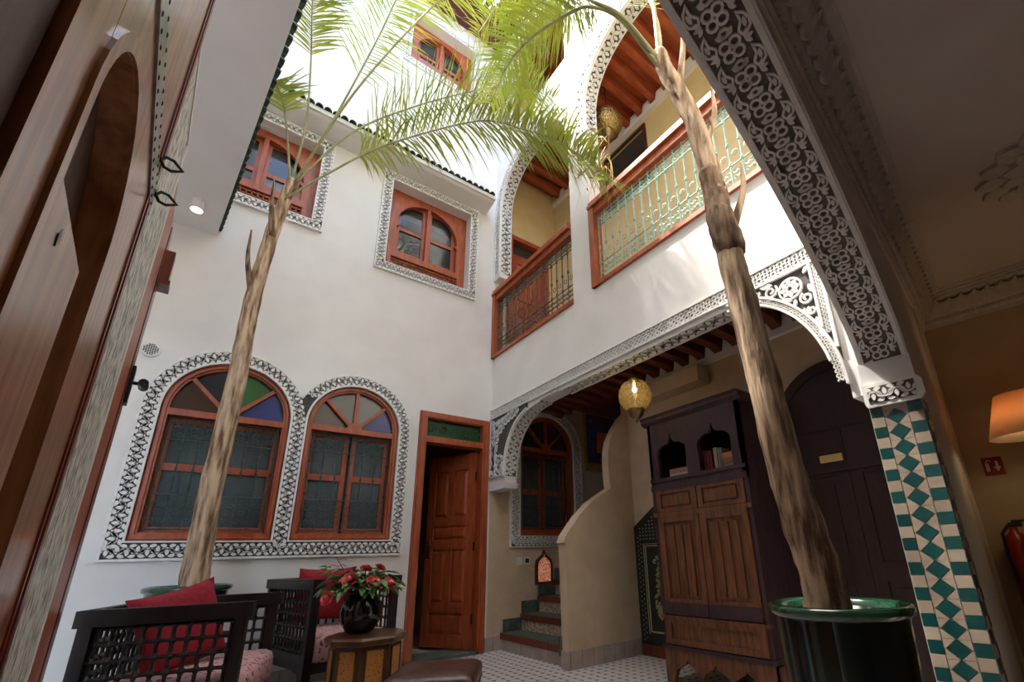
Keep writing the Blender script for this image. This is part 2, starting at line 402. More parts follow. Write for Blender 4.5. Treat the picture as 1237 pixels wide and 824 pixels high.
# cornice with green tile eave on the back wall
mb = MB(); prof = [(0, 5.60), (.24, 5.635), (.27, 5.655), (.30, 5.655), (.30, 5.71), (0, 5.82)]
for x0, x1 in ((-.88, 2.42),):
    vs = [(x, YB-p[0], p[1]) for x in (x0, x1) for p in prof]; n = len(prof)
    mb.add(vs, [tuple(range(n)), tuple(range(n, 2*n))]+[(i, (i+1) % n, n+(i+1) % n, n+i) for i in range(n)])
tag(build(mb, 'trim_1', 'white'), 'white plaster cornice under the green tile eave of the window wall', 'trim', kind='structure')
def barrel(L=.26, r=.036, n=6):
    mb = MB(); ring = []
    for y, rr in ((0, r), (-L, r*1.08)):
        for q in (1, .78):
            ring += [(rr*q*cos(PI*k/n), y, rr*q*sin(PI*k/n)) for k in range(n+1)]
    m = n+1; fs = []
    for k in range(n):
        fs += [(k, k+1, 2*m+k+1, 2*m+k), (m+k, 3*m+k, 3*m+k+1, m+k+1), (2*m+k, 2*m+k+1, 3*m+k+1, 3*m+k), (k, m+k, m+k+1, k+1)]
    fs += [(0, 2*m, 3*m, m), (n, m+n, 3*m+n, 2*m+n)]
    return mesh_of(mb.add(ring, fs), 'roof_tile', 'eave_tile', True)
bar_me = barrel()
ev = empty('tile_eave', (1.0, YB-.1, 5.74)); tag(ev, 'row of dark green barrel tiles on the cornice above the windows', 'roof tiles')
for k in range(38):
    x = -.79+k*.085
    inst(bar_me, 'roof_tile', ev, Matrix.Translation((x-1.0, .02, .035)) @ Matrix.Rotation(math.radians(18), 4, 'X'))
# ------------------------------------------------------------------ left overhang, soffit and eave
E0, E1 = Vector((.135, .40, 0)), Vector((-.357, 4.8, 0)); ed = (E1-E0).normalized(); en = Vector((ed.y, -ed.x, 0))
mb = MB(); mb.prism([(E0.x, E0.y), (E1.x, E1.y), (-2.8, 4.8), (-2.8, .40)], 3.93, 3.955, TI)
q0, q1 = E0-en*.25, E1-en*.25; q1 = E1+(q1-E1)+ed*((4.8-q1.y)/ed.y)
mb.prism([(q0.x, q0.y), (q1.x, q1.y), (-2.8, 4.8), (-2.8, q0.y)], 3.955, 4.03, TI)
vs_ = [(p.x, p.y, z) for p, z in ((E0, 3.955), (E1, 3.955), (q1, 3.955), (q0, 3.955), (q1, 4.03), (q0, 4.03))]
mb.add(vs_, [(0, 1, 2, 3), (0, 1, 4, 5), (3, 2, 4, 5), (0, 3, 5), (1, 2, 4)])
tag(build(mb, 'ceiling_left_gallery', 'white'), 'plain off-white soffit of the left overhang', 'ceiling', kind='structure')
mb = MB(); p0, p1 = E0-en*.55, E1-en*.55; p1 = p1+ed*((4.8-p1.y)/ed.y)
mb.prism([(p0.x, p0.y), (p1.x, p1.y), (p1.x-.2, p1.y), (p0.x-.2, p0.y)], 4.03, 9.05, TI)
tag(build(mb, 'wall_left_upper', 'white'), 'white upper wall above the left overhang', 'wall', kind='structure')
mb = MB(); mb.box(-2.8, -2.6, .4, 4.8, 0, 3.93)
tag(build(mb, 'wall_left', 'white'), 'white wall at the back of the left passage', 'wall', kind='structure')
ev2 = empty('tile_eave', (E0.x, E0.y, 4.0)); tag(ev2, 'row of dark green barrel tiles edging the left soffit', 'roof tiles')
ang = math.atan2(en.x, -en.y)     # tile's -Y end points along en
L = (E1-E0).length; n = int(L/.09)
for k in range(n):
    q = ed*(k+.5)*L/n - en*.225
    if E0.y+q.y < .56: continue          # stop short of the near wall
    inst(bar_me, 'roof_tile', ev2, Matrix.Translation((q.x, q.y, .058)) @ Matrix.Rotation(ang, 4, 'Z') @ Matrix.Rotation(math.radians(18), 4, 'X'))
# ------------------------------------------------------------------ right wall with arcades
A1 = (3.12, 4.66, 3.40, 5.58, .72); A2 = (.98, 2.80, 3.40, 5.72, .78); A3 = (3.12, 4.66, 6.95, 7.75, .75)
def arch2(q, n=24): return arched(q[0], q[1], q[2], q[3], q[4], n, 2.35)
outer = [(4.8, 1.75), (4.8, 9.5), (.70, 9.5), (.70, 1.70), (.83, 1.70), (.83, 1.78)] + arc(1.45, 1.78, .62, .77, 180, 90, 16)[1:] + [(3.35, 2.55)] + arc(3.70, 1.84, .77, .70, 90, 0, 16, 2.3) + [(4.47, 1.75)]
h1 = arch2(A1); h1 = [h1[0], (4.785, 3.40), (4.785, 4.57), (4.66, 4.57)] + h1[2:]
mb = MB(); mb.prism(outer, -.16, 0, TC, [h1, arch2(A2), arch2(A3)])
wall_right = tag(build(mb, 'wall_right', 'white'), 'white arcaded wall with balcony openings over the stairs', 'wall', kind='structure')
mb = MB(); mb.box(3.65, 3.85, .7, 3.495, 0, 2.93); mb.box(5.2, 5.4, 3.3, 4.8, 0, 2.93); mb.box(3.85, 5.4, 3.5, 3.6, 0, 2.93)
wall_gal = tag(build(mb, 'wall_gallery', 'beige'), 'beige plaster wall behind the wardrobe', 'wall', kind='structure')
mb = MB(); mb.box(2.762, 5.4, .7, 4.798, 2.94, 3.10)
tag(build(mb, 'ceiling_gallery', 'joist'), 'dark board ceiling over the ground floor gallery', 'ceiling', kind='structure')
mb = MB(); mb.prism(rect(.7, 4.798, 3.10, 9.4), -.2, 0, TX(3.65), [rect(2.82, 3.51, 5.44, 6.24)])
mb.box(4.8, 4.85, 2.4, 4.0, 5.0, 6.6); mb.box(3.85, 4.85, 2.35, 2.4, 5.0, 6.6); mb.box(3.85, 4.85, 4.0, 4.05, 5.0, 6.6); mb.box(3.85, 4.85, 2.35, 4.05, 6.6, 6.65); mb.box(3.85, 4.85, 2.35, 4.05, 4.95, 5.0)   # room behind its high window
tag(build(mb, 'wall_balcony', 'yellow_wall'), 'yellow plaster wall at the back of the balcony', 'wall', kind='structure')
mb = MB(); mb.box(2.762, 3.65, .7, 4.798, 6.62, 6.95); mb.box(2.762, 3.65, .7, 4.798, 9.3, 9.4)
tag(build(mb, 'ceiling_balcony', 'cedar_x'), 'red cedar board ceiling over the balcony', 'ceiling', kind='structure')
# roof overhang
mb = MB(); mb.prism([(-.6, 4.36), (2.22, 4.36), (2.22, .6), (2.598, .6), (2.598, 4.798), (-.6, 4.798)], 9.02, 9.10, TI)
tag(build(mb, 'ceiling_roof_overhang', 'maroon'), 'maroon painted underside of the roof overhang', 'ceiling', kind='structure')
ev3 = empty('tile_eave', (1.0, 4.36, 9.12)); tag(ev3, 'barrel tiles along the maroon roof overhang', 'roof tiles')
for k in range(28): inst(bar_me, 'roof_tile', ev3, Matrix.Translation((-1.5+k*.1, .2, .045)) @ Matrix.Rotation(math.radians(12), 4, 'X'))
# ------------------------------------------------------------------ near wall with the big arch, and the room the camera stands in
WA = .22
AP = [(0, 1.86), (-.04, 1.95), (-.12, 2.03), (-.24, 2.11), (-.40, 2.20), (-.58, 2.285), (-.73, 2.345), (-.88, 2.40), (-1.03, 2.45), (-1.18, 2.49), (-1.31, 2.52), (-1.44, 2.545), (-1.6, 2.575), (-1.77, 2.60), (-1.95, 2.615), (-2.1, 2.61)]
AL = arc(-2.1, 1.75, -.75, .86, 90, 0, 14)[1:]
outl = [(0, 0)] + AP + AL + [(-2.85, 0), (-3.6, 0), (-3.6, 8.5), (2.3, 8.5), (2.3, 0)]
mb = MB(); mb.prism(outl, 0, WA, TA)
wall_near = tag(build(mb, 'wall_near', 'white'), 'white wall of the big near arch', 'wall', kind='structure')
mb = MB(); mb.prism([(-3.6, WA), (1.9, WA), (1.9, 3.6), (-3.6, 3.6)], 2.85, 2.95, lambda u, v, w: TA(u, w, v))
room_ceil = tag(build(mb, 'ceiling_room', 'room_ceiling'), 'pale plaster ceiling of the near room with moulded cornice', 'ceiling', kind='structure')
mb = MB(); mb.prism(rect(1.75, 1.9, 0, 2.85), WA, 3.6, TA)
tag(build(mb, 'wall_room_right', 'tan_room'), 'tan wall of the near room behind the lamp', 'wall', kind='structure')
mb = MB(); mb.prism(rect(-3.6, -3.45, 0, 2.85), WA, 3.6, TA); mb.prism(rect(-3.6, 1.9, 0, 2.85), 3.6, 3.75, TA)
tag(build(mb, 'wall_room_back', 'tan_room'), 'tan walls of the near room', 'wall', kind='structure')
# moulded cornices of the near room
cp = [(0, 2.60), (.014, 2.60), (.014, 2.625), (.026, 2.64), (.026, 2.675), (.04, 2.685), (.05, 2.70), (.062, 2.735), (.085, 2.77), (.115, 2.795), (.13, 2.80), (.13, 2.815), (.15, 2.82), (.15, 2.835), (.17, 2.84), (.17, 2.85), (0, 2.85)]
def cornice(Tf, l0, l1, name, label):
    mb = MB(); n = len(cp)
    vs = [Tf(l, p[1], p[0]) for l in (l0, l1) for p in cp]
    mb.add(vs, [(i, (i+1) % n, n+(i+1) % n, n+i) for i in range(n)]+[tuple(range(n)), tuple(range(n, 2*n))])
    o = tag(build(mb, name, 'carve_warm'), label, 'trim', kind='structure')
    bd = MB(); k = int((l1-l0)/.028)
    for i in range(k):
        c = Tf(l0+(i+.5)*(l1-l0)/k, 2.657, .028); c2 = Tf(l0+(i+.5)*(l1-l0)/k, 2.657, .036)
        bd.tube([c, c2], [.009, .004], 5)
    build(bd, 'bead_row', 'carve_warm', o, kind='stuff')
    k = int((l1-l0)/.075)
    for i in range(k):
        s0 = l0+(i+.5)*(l1-l0)/k; lf = MB()
        for q, an in ((-1, .7), (0, 0), (1, -.7)):
            pts = leafpts(.095, .036, 0, 0, PI/2-an)
            fr = []
            for (x, y) in pts:
                f = min(max(y/.095, 0), 1); tt = .05+.075*f; zz = 2.70+.09*f
                fr.append((s0+x+.02*f, zz, tt))
            n_ = len(fr); v1 = [Tf(a, b, c) for a, b, c in fr]; v2 = [Tf(a, b-.011, c+.013) for a, b, c in fr]
            lf.add(v1+v2, [tuple(range(n_, 2*n_))]+[(j, (j+1) % n_, n_+(j+1) % n_, n_+j) for j in range(n_)])
        build(lf, 'acanthus_leaf', 'carve_warm', o)
    return o
cornice(lambda l, z, d: TA(l, z, WA+d), -2.2, 1.75, 'trim_2', 'moulded plaster cornice with acanthus leaves above the big arch')
cornice(lambda l, z, d: TA(1.75-d, z, l), WA, 2.2, 'trim_3', 'moulded plaster cornice above the tan wall behind the lamp')
# ceiling rosette
rs = MB()
for ring, (r0_, ln, wd, cnt) in enumerate(((.02, .11, .07, 8), (.11, .13, .10, 12), (.21, .13, .11, 16))):
    for k in range(cnt):
        an = 2*PI*(k+.5*(ring % 2))/cnt
        relief(rs, leafpts(ln, wd, .42+r0_*cos(an), 1.02+r0_*sin(an), an), 2.85, 2.825-.01*(2-ring), lambda u, v, w: TA(u, w, v))
build(rs, 'ceiling_rosette', 'carve_warm', room_ceil)
# ------------------------------------------------------------------ carved intrados of the big arch
band = MB(); sp = Strip(AP)
apd = resample(AP, .05)
for i in range(len(apd)-1):
    (s0, z0), (s1, z1) = apd[i], apd[i+1]
    band.add([TA(s0, z0-.001, .022), TA(s1, z1-.001, .022), TA(s1, z1-.001, .198), TA(s0, z0-.001, .198), TA(s0, z0-.004, .022), TA(s1, z1-.004, .022), TA(s1, z1-.004, .198), TA(s0, z0-.004, .198)], [(4, 5, 6, 7)])
band_o = build(band, 'carved_ground', 'band_ground', wall_near, label='dark ground of the carved arch band')
for tt in (.018, .202):
    e = MB()
    def TE(u, v, w): return TA(u, v, w)
    st = Strip(AP); pts = [st.at(i*st.L/60, 0) for i in range(61)]
    e.ribbon([(p[0], p[1]-.004) for p in pts], .007, tt-.010, tt+.010, TE)
    build(e, 'edge_bead', 'carve', wall_near)
def flat(polys, h, name, m='carve'):
    mb = MB()
    for p in polys: relief(mb, p, 0, h, TI)
    return mesh_of(mb, name, m)
def ring(cx, cy, r, wd, n=10, sx=1, sy=1):
    o = MB(); o.ribbon([(cx+r*sx*cos(2*PI*k/n), cy+r*sy*sin(2*PI*k/n)) for k in range(n)], wd, 0, .010, TI, closed=True); return o
ro = MB()
for k in range(4):
    an = PI/4+k*PI/2; q = ring(.024*cos(an), .024*sin(an), .017, .0045); ro.add(q.v, q.f)
q = ring(.058, 0, .012, .0045, sy=1.3); ro.add(q.v, q.f)
for sg in (-1, 1): relief(ro, leafpts(.03, .02, .045, sg*.006, sg*.9), 0, .010, TI)
ro_me = mesh_of(ro, 'rosette', 'carve')
pa = MB(); out = [(-.034, 0), (-.036, .014), (-.024, .030), (-.002, .034), (.020, .026), (.038, .006), (.020, .010), (.004, .010), (-.006, .002), (-.018, -.006)]
pa.ribbon(out, .0042, 0, .010, TI, closed=True); relief(pa, leafpts(.035, .014, -.022, .016, .15), 0, .008, TI)
pa_me = mesh_of(pa, 'paisley_leaf', 'carve')
tf = MB()
for an in (-.9, 0, .9): relief(tf, leafpts(.030, .015, 0, 0, PI/2+an), 0, .010, TI)
tf_me = mesh_of(tf, 'trefoil', 'carve')
st = Strip(AP); PITCH_R = .118; n = int((st.L-.03)/PITCH_R)
for k in range(n):
    d = .05+k*PITCH_R
    def MF(dd, tt, flip=1, rotz=0):
        p = st.at(dd, 0); p2 = st.at(dd+.01, 0); T = Vector(TA(p2[0], p2[1], 0))-Vector(TA(p[0], p[1], 0)); T.normalize()
        Y = t_.copy(); Z = T.cross(Y); 
        if Z.z > 0 and abs(Z.z) > .05: Y = -Y; Z = -Z; tt_ = tt
        P = Vector(TA(p[0], p[1], tt)) + Z*.003
        M = Matrix(((T.x, Y.x, Z.x, P.x), (T.y, Y.y, Z.y, P.y), (T.z, Y.z, Z.z, P.z), (0, 0, 0, 1)))
        return M @ Matrix.Rotation(rotz, 4, 'Z') @ Matrix.Diagonal((1, flip, 1, 1))
    inst(ro_me, 'rosette', wall_near, MF(d, .11))
    for sg in (-1, 1):
        inst(pa_me, 'paisley_leaf', wall_near, MF(d+.052, .11+sg*.046, -sg))
        inst(tf_me, 'trefoil', wall_near, MF(d+.004, .11+sg*.045, -sg))
# tiled jamb
jb = empty('pillar_tiling', TA(0, 0, .11)); tag(jb, 'teal and sand tile facing on the big arch pillar', 'tiling')
mb = MB(); mb.prism(rect(0, WA, .0, 1.62), 0, .006, TJ); build(mb, 'mortar', 'grout', jb)
def jt(p, m, w=.011):
    mb = MB(); cx = sum(q[0] for q in p)/len(p); cz = sum(q[1] for q in p)/len(p)
    mb.prism([(cx+(q[0]-cx)*.955, cz+(q[1]-cz)*.955) for q in p], .004, w, TJ, back=False); build(mb, 'tile', m, jb)
z = 1.62; k = 0; th = .0535
while z > .25:
    for (u0_, u1_), ph in (((.002, .056), 0), ((.158, .218), 0)):
        jt(rect(u0_, u1_, z-th, z), 'tile_teal' if (k+ph) % 2 == 0 else 'tile_sand')
    z -= th; k += 1
z = 1.60; dd = .040
while z > .3:
    c = z-dd; jt([(.107-.042, c), (.107, c-dd), (.107+.042, c), (.107, c+dd)], 'tile_teal')
    for sg in (-1, 1):
        jt([(.107+sg*.002, c+dd), (.107+sg*.049, c+dd), (.107+sg*.049, c+.001), (.107+sg*.044, c+.001)], 'tile_sand', .010)
        jt([(.107+sg*.002, c-dd), (.107+sg*.049, c-dd), (.107+sg*.049, c-.001), (.107+sg*.044, c-.001)], 'tile_sand', .010)
    z -= 2*dd
z = 1.62; k = 0
TIN = lambda u, v, w: TA(u, v, WA+w)
while z > .3:
    mb = MB(); mb.prism(rect(.006, .055, z-th+.002, z-.002), .0, .008, TIN); build(mb, 'tile', 'tile_teal' if k % 2 else 'tile_sand', jb)
    mb = MB(); mb.prism(rect(.058, .11, z-th+.002, z-.002), .0, .008, TIN); build(mb, 'tile', 'tile_sand' if k % 2 else 'tile_teal', jb)
    z -= th; k += 1
# capital
cpz = empty('pillar_capital', TA(0, 1.62, .11)); tag(cpz, 'white carved plaster capital on top of the tiled pillar', 'capital')
mb = MB(); mb.prism([(-.008, 1.64), (0, 1.62), (.225, 1.62), (.245, 1.645), (.245, 1.715), (.225, 1.74), (-.008, 1.74)], 0, .028, TJ); build(mb, 'block', 'carve', cpz)
mb = MB(); mb.prism(rect(.012, .212, 1.638, 1.722), .024, .030, TJ); build(mb, 'ground', 'carve_ground', cpz)
mb = MB(); vine(mb, resample([(.012, 1.68), (.212, 1.68)], .02), .08, TJ, .029, .037, 1.2); build(mb, 'carving', 'carve', cpz, kind='stuff')
mb = MB(); mb.prism(rect(-.004, .222, 1.74, 1.86), 0, .012, TJ); build(mb, 'plain_block', 'white', cpz)
# ------------------------------------------------------------------ left pier with the open door leaf
mb = MB(); mb.prism([(.45, 0), (2.68, 0), (2.68, 2.5), (2.15, 2.5), (2.15, 2.66), (1.6, 2.66), (1.6, 3.0), (.45, 3.0)], -.22, 0, TD)
pier = tag(build(mb, 'wall_left_pier', 'white'), 'white pier carrying the carved wooden door', 'wall', kind='structure')
mb = MB(); mb.prism(rect(1.575, 2.13, 0, 2.655), 0, .054, TD); build(mb, 'mosaic_strip', 'zellige_strip', pier)
mb = MB(); mb.prism(rect(2.115, 2.16, 0, 2.66), 0, .058, TD); mb.prism(rect(1.575, 2.16, 2.635, 2.665), 0, .058, TD); build(mb, 'plaster_edge', 'white', pier)
mb = MB(); mb.prism(rect(2.16, 2.52, 0, 2.5), 0, .056, TD); build(mb, 'door_post', 'cedar', pier)
mb = MB(); mb.prism(rect(2.55, 2.68, 0, 2.5), 0, .058, TD); build(mb, 'door_post', 'mahogany', pier)
mb = MB(); mb.prism([(2.60, 2.24), (2.68, 2.24), (2.72, 2.30), (2.72, 2.33), (2.69, 2.34), (2.69, 2.40), (2.60, 2.40)], .02, .092, TD)
mb.prism([(2.59, 2.215), (2.69, 2.215), (2.70, 2.24), (2.59, 2.24)], .02, .10, TD); build(mb, 'bracket', 'mahogany', pier)

# ------------------------------------------------------------------ carved surround helpers
def carved(name, parent, T, backing, strips, beads, w=.012, holes=(), rise=.02, rep=1.15):
    """dark ground, scroll carving and plain border beads of one plaster surround"""
    g = MB()
    for p in backing: g.prism(p, -.002, w, T, holes)
    build(g, 'carved_ground', 'carve_ground', parent)
    v = MB()
    for path, W in strips: vine(v, path, W, T, w-.001, w+rise, rep)
    build(v, 'carving', 'carve', parent, kind='stuff')
    for p, closed in beads:
        b = MB(); b.ribbon(p, .009, -.002, w+rise+.002, T, closed); build(b, 'border_bead', 'carve', parent)
def hwave(cx, cz, r, a0, a1, n=12): return [(cx+r*cos(math.radians(a0+(a1-a0)*i/n)), cz+r*sin(math.radians(a0+(a1-a0)*i/n))) for i in range(n+1)]
def grille(parent, x0, x1, z0, z1, T, w, m):
    """window grille: vertical bars, rails and scrolls"""
    W = x1-x0; n = max(5, int(round(W/.115)))
    for z in (z0, z0+.30*(z1-z0), z1-.20*(z1-z0), z1):
        mb = MB(); mb.tube([T(x0, z, w), T(x1, z, w)], .006, 5); build(mb, 'grille_rail', m, parent)
    for k in range(n+1):
        x = x0+W*k/n; mb = MB(); mb.tube([T(x, z0, w), T(x, z1, w)], .006, 5)
        for f in (.36, .53, .7): mb.tube([T(x, z0+f*(z1-z0)-.02, w), T(x, z0+f*(z1-z0), w), T(x, z0+f*(z1-z0)+.02, w)], [.006, .013, .006], 5)
        build(mb, 'grille_bar', m, parent)
    sc = MB(); p = W/n; r = p*.24
    for k in range(n):
        cx = x0+p*(k+.5)
        for zc, h in ((z0+.15*(z1-z0), .30*(z1-z0)), (z1-.10*(z1-z0), .20*(z1-z0))):
            for sg in (-1, 1):
                for vz in (-1, 1):
                    q = spiral(cx+sg*r*.95, zc+vz*h*.24, r, PI/2*(1-vz)+0 if sg < 0 else PI/2*(1+vz), 1.1, 12, sg*vz)
                    sc.tube([T(x, z, w) for x, z in q], .004, 4)
            q = [(cx+p*.2*cos(a), zc+p*.2*sin(a)) for a in [i*2*PI/8 for i in range(8)]]
            sc.tube([T(x, z, w) for x, z in q], .004, 4, closed=True)
    build(sc, 'grille_scrolls', m, parent, kind='stuff')
def arch_window(name, q, T, label, wood, fan, pane, curt, gm, cb=1.75):
    x0, x1, z0, zs = q; r = (x1-x0)/2; cx = (x0+x1)/2
    win = empty(name, T(cx, z0, 0)); tag(win, label, 'window', kind='structure')
    f = .06
    mb = MB(); mb.prism(arched(x0, x1, z0, zs), -.10, -.02, T, [arched(x0+f, x1-f, z0+.07, zs, r-f)]); build(mb, 'frame', wood, win)
    mb = MB(); mb.prism(arched(x0+.02, x1-.02, z0+.02, zs, r-.02), -.03, .0, T, [arched(x0+.045, x1-.045, z0+.05, zs, r-.045)]); build(mb, 'frame_bead', wood, win)
    zt = zs-.02
    mb = MB(); mb.prism(rect(x0+f, x1-f, zt-.04, zt+.015), -.095, -.015, T); build(mb, 'transom', wood, win)
    R = r-f; n = len(fan)
    for k in range(1, n):
        an = PI*k/n; dx, dz = cos(an), sin(an); h = .016
        mb = MB(); mb.prism([(cx+dx*.05-dz*h, zt+dz*.05+dx*h), (cx+dx*.05+dz*h, zt+dz*.05-dx*h), (cx+dx*(R+.02)+dz*h, zt+dz*(R+.02)-dx*h), (cx+dx*(R+.02)-dz*h, zt+dz*(R+.02)+dx*h)], -.09, -.02, T); build(mb, 'spoke', wood, win)
    mb = MB(); mb.prism(arched(cx-.075, cx+.075, zt, zt+.001, .075, 10), -.09, -.018, T); build(mb, 'hub', wood, win)
    for k, g in enumerate(fan):
        a0, a1 = 180-180*k/n, 180-180*(k+1)/n
        mb = MB(); mb.prism([(cx, zt)]+arc(cx, zt, R+.01, R+.03, a0, a1, 8), -.07, -.062, T); build(mb, 'pane', g, win)
    # lower sash
    for sx0, sx1 in ((x0+f, cx-.012), (cx+.012, x1-f)):
        mb = MB(); mb.prism(rect(sx0, sx1, z0+.07, zt-.04), -.16, -.125, T, [rect(sx0+.045, sx1-.045, z0+.12, zt-.085)]); build(mb, 'sash', wood, win)
        mb = MB(); mb.prism(rect(sx0+.02, sx1-.02, cb-.03, cb+.03), -.155, -.12, T); build(mb, 'sash_rail', wood, win)
        for za, zb in ((z0+.12, cb-.03), (cb+.03, zt-.085)):
            mb = MB(); mb.prism(rect(sx0+.04, sx1-.04, za, zb), -.146, -.140, T); build(mb, 'pane', pane, win)
    if curt:
        mb = MB(); N = 60
        vs = []
        for i in range(N+1):
            x = x0+.03+(x1-x0-.06)*i/N; d = -.26+.018*sin(i*.9)+.01*sin(i*2.3)
            vs += [T(x, z0+.05, d), T(x, zt, d), T(x, z0+.05, d-.004), T(x, zt, d-.004)]
        fs = []
        for i in range(N): a = 4*i; b = a+4; fs += [(a, b, b+1, a+1), (a+2, a+3, b+3, b+2), (a, a+2, b+2, b), (a+1, b+1, b+3, a+3)]
        mb.add(vs, fs); build(mb, 'curtain', curt, win, smooth=True)
    grille(win, x0+.085, x1-.085, z0+.10, zt-.06, T, -.055, gm)
    return win
# ground floor windows and their joint carved surround
w1 = arch_window('window_1', LW[0], TB, 'wide arched window behind the palm trunk, coloured fanlight and iron grille', 'cedar', ['glass_amber', 'glass_dark', 'glass_green', 'glass_blue'], 'glass_clear', 'curtain', 'iron_green')
w2 = arch_window('window_2', LW[1], TB, 'arched window beside the open door, coloured fanlight and iron grille', 'cedar', ['glass_amber', 'glass_plain', 'glass_plain', 'glass_blue'], 'glass_clear', 'curtain', 'iron_green')
c1, r1 = .025, .575; c2, r2 = 1.05, .55
xv = .545
zv1 = 2.225+math.sqrt(max(r1**2-(xv-c1)**2, 0))
a_v1 = math.degrees(math.acos((xv-c1)/r1)); a_v2 = math.degrees(math.acos((xv-c2)/r2))
out_l = [(-.55, 1.02)] + [(1.60, 1.02)] + arc(c2, 2.25, r2, r2, 0, a_v2, 16) + arc(c1, 2.225, r1, r1, a_v1, 180, 18)
surr = empty('carved_surround', (.53, YB, 1.02)); tag(surr, 'white carved plaster surround joining the two ground floor arched windows', 'plaster surround')
p_a = resample([(-.495, 1.09), (-.495, 2.225)], .03)+arc(c1, 2.225, .52, .52, 180, 8, 26)[1:]+resample([(.55, 2.29), (.55, 1.09)], .03)
p_b = arc(c2, 2.25, .497, .497, 150, 0, 24)+resample([(1.547, 2.25), (1.547, 1.09)], .03)[1:]
p_c = resample([(-.545, 1.085), (1.595, 1.085)], .03)
carved('x', surr, TB, [out_l], [(p_a, .098), (p_b, .098), (p_c, .098)], [(resample(out_l+[out_l[0]], .06)[:-1], True), (arched(*LW[0], n=28), True), (arched(*LW[1], n=28), True)], holes=[arched(*LW[0]), arched(*LW[1])])
# gallery window
w3 = arch_window('window_3', GW, TB, 'dark arched window by the stairs', 'cedar', ['glass_dark']*4, 'glass_clear', 'curtain', 'iron')
sg_ = empty('carved_surround', (3.44, YB, 1.06)); tag(sg_, 'carved plaster surround of the arched window by the stairs', 'plaster surround')
og = arched(2.88, 4.0, 1.07, 2.32, .56, 26)
p_a = resample([(2.94, 1.14), (2.94, 2.32)], .03)+arc(3.44, 2.32, .50, .50, 180, 0, 30)[1:]+resample([(3.94, 2.32), (3.94, 1.14)], .03)[1:]
carved('x', sg_, TB, [og], [(p_a, .105), (resample([(2.9, 1.13), (3.98, 1.13)], .03), .10)], [(og, True), (arched(*GW, n=26), True)], holes=[arched(*GW)])
# upper windows
def upper_window(name, q, tr, label, label2, T=TB):
    x0, x1, z0, z1 = q; cx = (x0+x1)/2; W = x1-x0
    su = empty('carved_surround', T(cx, z0-tr, 0)); tag(su, label2, 'plaster surround')
    o = rect(x0-tr, x1+tr, z0-tr, z1+tr); h = tr/2
    st = [(resample([(x0-tr, z0-h), (x1+tr, z0-h)], .03), tr*.92), (resample([(x0-tr, z1+h), (x1+tr, z1+h)], .03), tr*.92), (resample([(x0-h, z0), (x0-h, z1)], .03), tr*.92), (resample([(x1+h, z0), (x1+h, z1)], .03), tr*.92)]
    carved('x', su, T, [o], st, [(o, True), (rect(x0, x1, z0, z1), True)], holes=[rect(x0, x1, z0, z1)])
    win = empty(name, T(cx, z0, 0)); tag(win, label, 'window', kind='structure')
    d0, d1 = -.17, -.13; zl = z0+.20
    mb = MB(); mb.prism(rect(x0, x1, z0, z1), d0-.03, d1, T, [rect(x0+.05, x1-.05, z0+.04, z1-.05)]); build(mb, 'frame', 'cedar', win)
    ax0, ax1 = x0+.13, x1-.13; r = (ax1-ax0)/2; zs = z1-.10-r*.95
    hole = [(ax0, zl+.10), (ax1, zl+.10), (ax1, zs-.06), (ax1-.035, zs-.03), (ax1, zs)]+arc(cx, zs, r, r*.95, 0, 180, 20)[1:]+[(ax0+.035, zs-.03), (ax0, zs-.06)]
    mb = MB(); mb.prism(rect(x0+.05, x1-.05, zl+.02, z1-.05), d0, d1+.012, T, [hole]); build(mb, 'arch_board', 'cedar', win)
    for s0, s1 in ((ax0, cx-.006), (cx+.006, ax1)):
        mb = MB(); mb.prism(rect(s0, s1, zl+.10, z1-.09), d0-.05, d0-.01, T, [rect(s0+.055, s1-.055, zl+.16, zs-.06), rect(s0+.055, s1-.055, zs-.01, z1-.13)]); build(mb, 'sash', 'cedar', win)
        for za, zb in ((zl+.15, zs-.05), (zs-.02, z1-.12)):
            mb = MB(); mb.prism(rect(s0+.05, s1-.05, za, zb), d0-.034, d0-.028, T); build(mb, 'pane', 'glass_sky', win)
    mb = MB(); mb.prism(rect(cx-.022, cx+.022, zl+.10, z1-.10), d0-.01, d1+.005, T); build(mb, 'meeting_stile', 'cedar', win)
    la = MB(); n = 17
    for i in range(n+1):
        x = x0+.10+(W-.20)*i/n; la.tube([T(x, z0+.05, d1-.01), T(x, zl, d1-.01)], .007, 4)
        for j in range(4):
            z = z0+.06+j*.045; la.tube([T(x, z-.015, d1-.01), T(x, z, d1-.01), T(x, z+.015, d1-.01)], [.006, .015, .006], 5)
    for j in range(4): z = z0+.06+j*.045; la.tube([T(x0+.09, z, d1-.01), T(x1-.09, z, d1-.01)], .007, 4)
    build(la, 'turned_lattice', 'cedar', win, kind='stuff')
    for s0, s1 in ((x0+.05, x0+.10), (x1-.10, x1-.05)):
        mb = MB(); mb.prism(rect(s0, s1, z0+.04, zl+.03), d0, d1+.01, T); build(mb, 'lattice_stile', 'cedar', win)
    return win
upper_window('window_4', UW[0], .10, 'red cedar window partly behind the tile edged soffit', 'carved surround of the window behind the left soffit')
upper_window('window_5', UW[1], .10, 'red cedar window with arched sashes next to the balcony arch', 'carved surround of the window next to the balcony arch')
upper_window('window_6', UW[2], .08, 'red cedar window just under the maroon roof overhang', 'carved surround of the window under the maroon roof overhang')
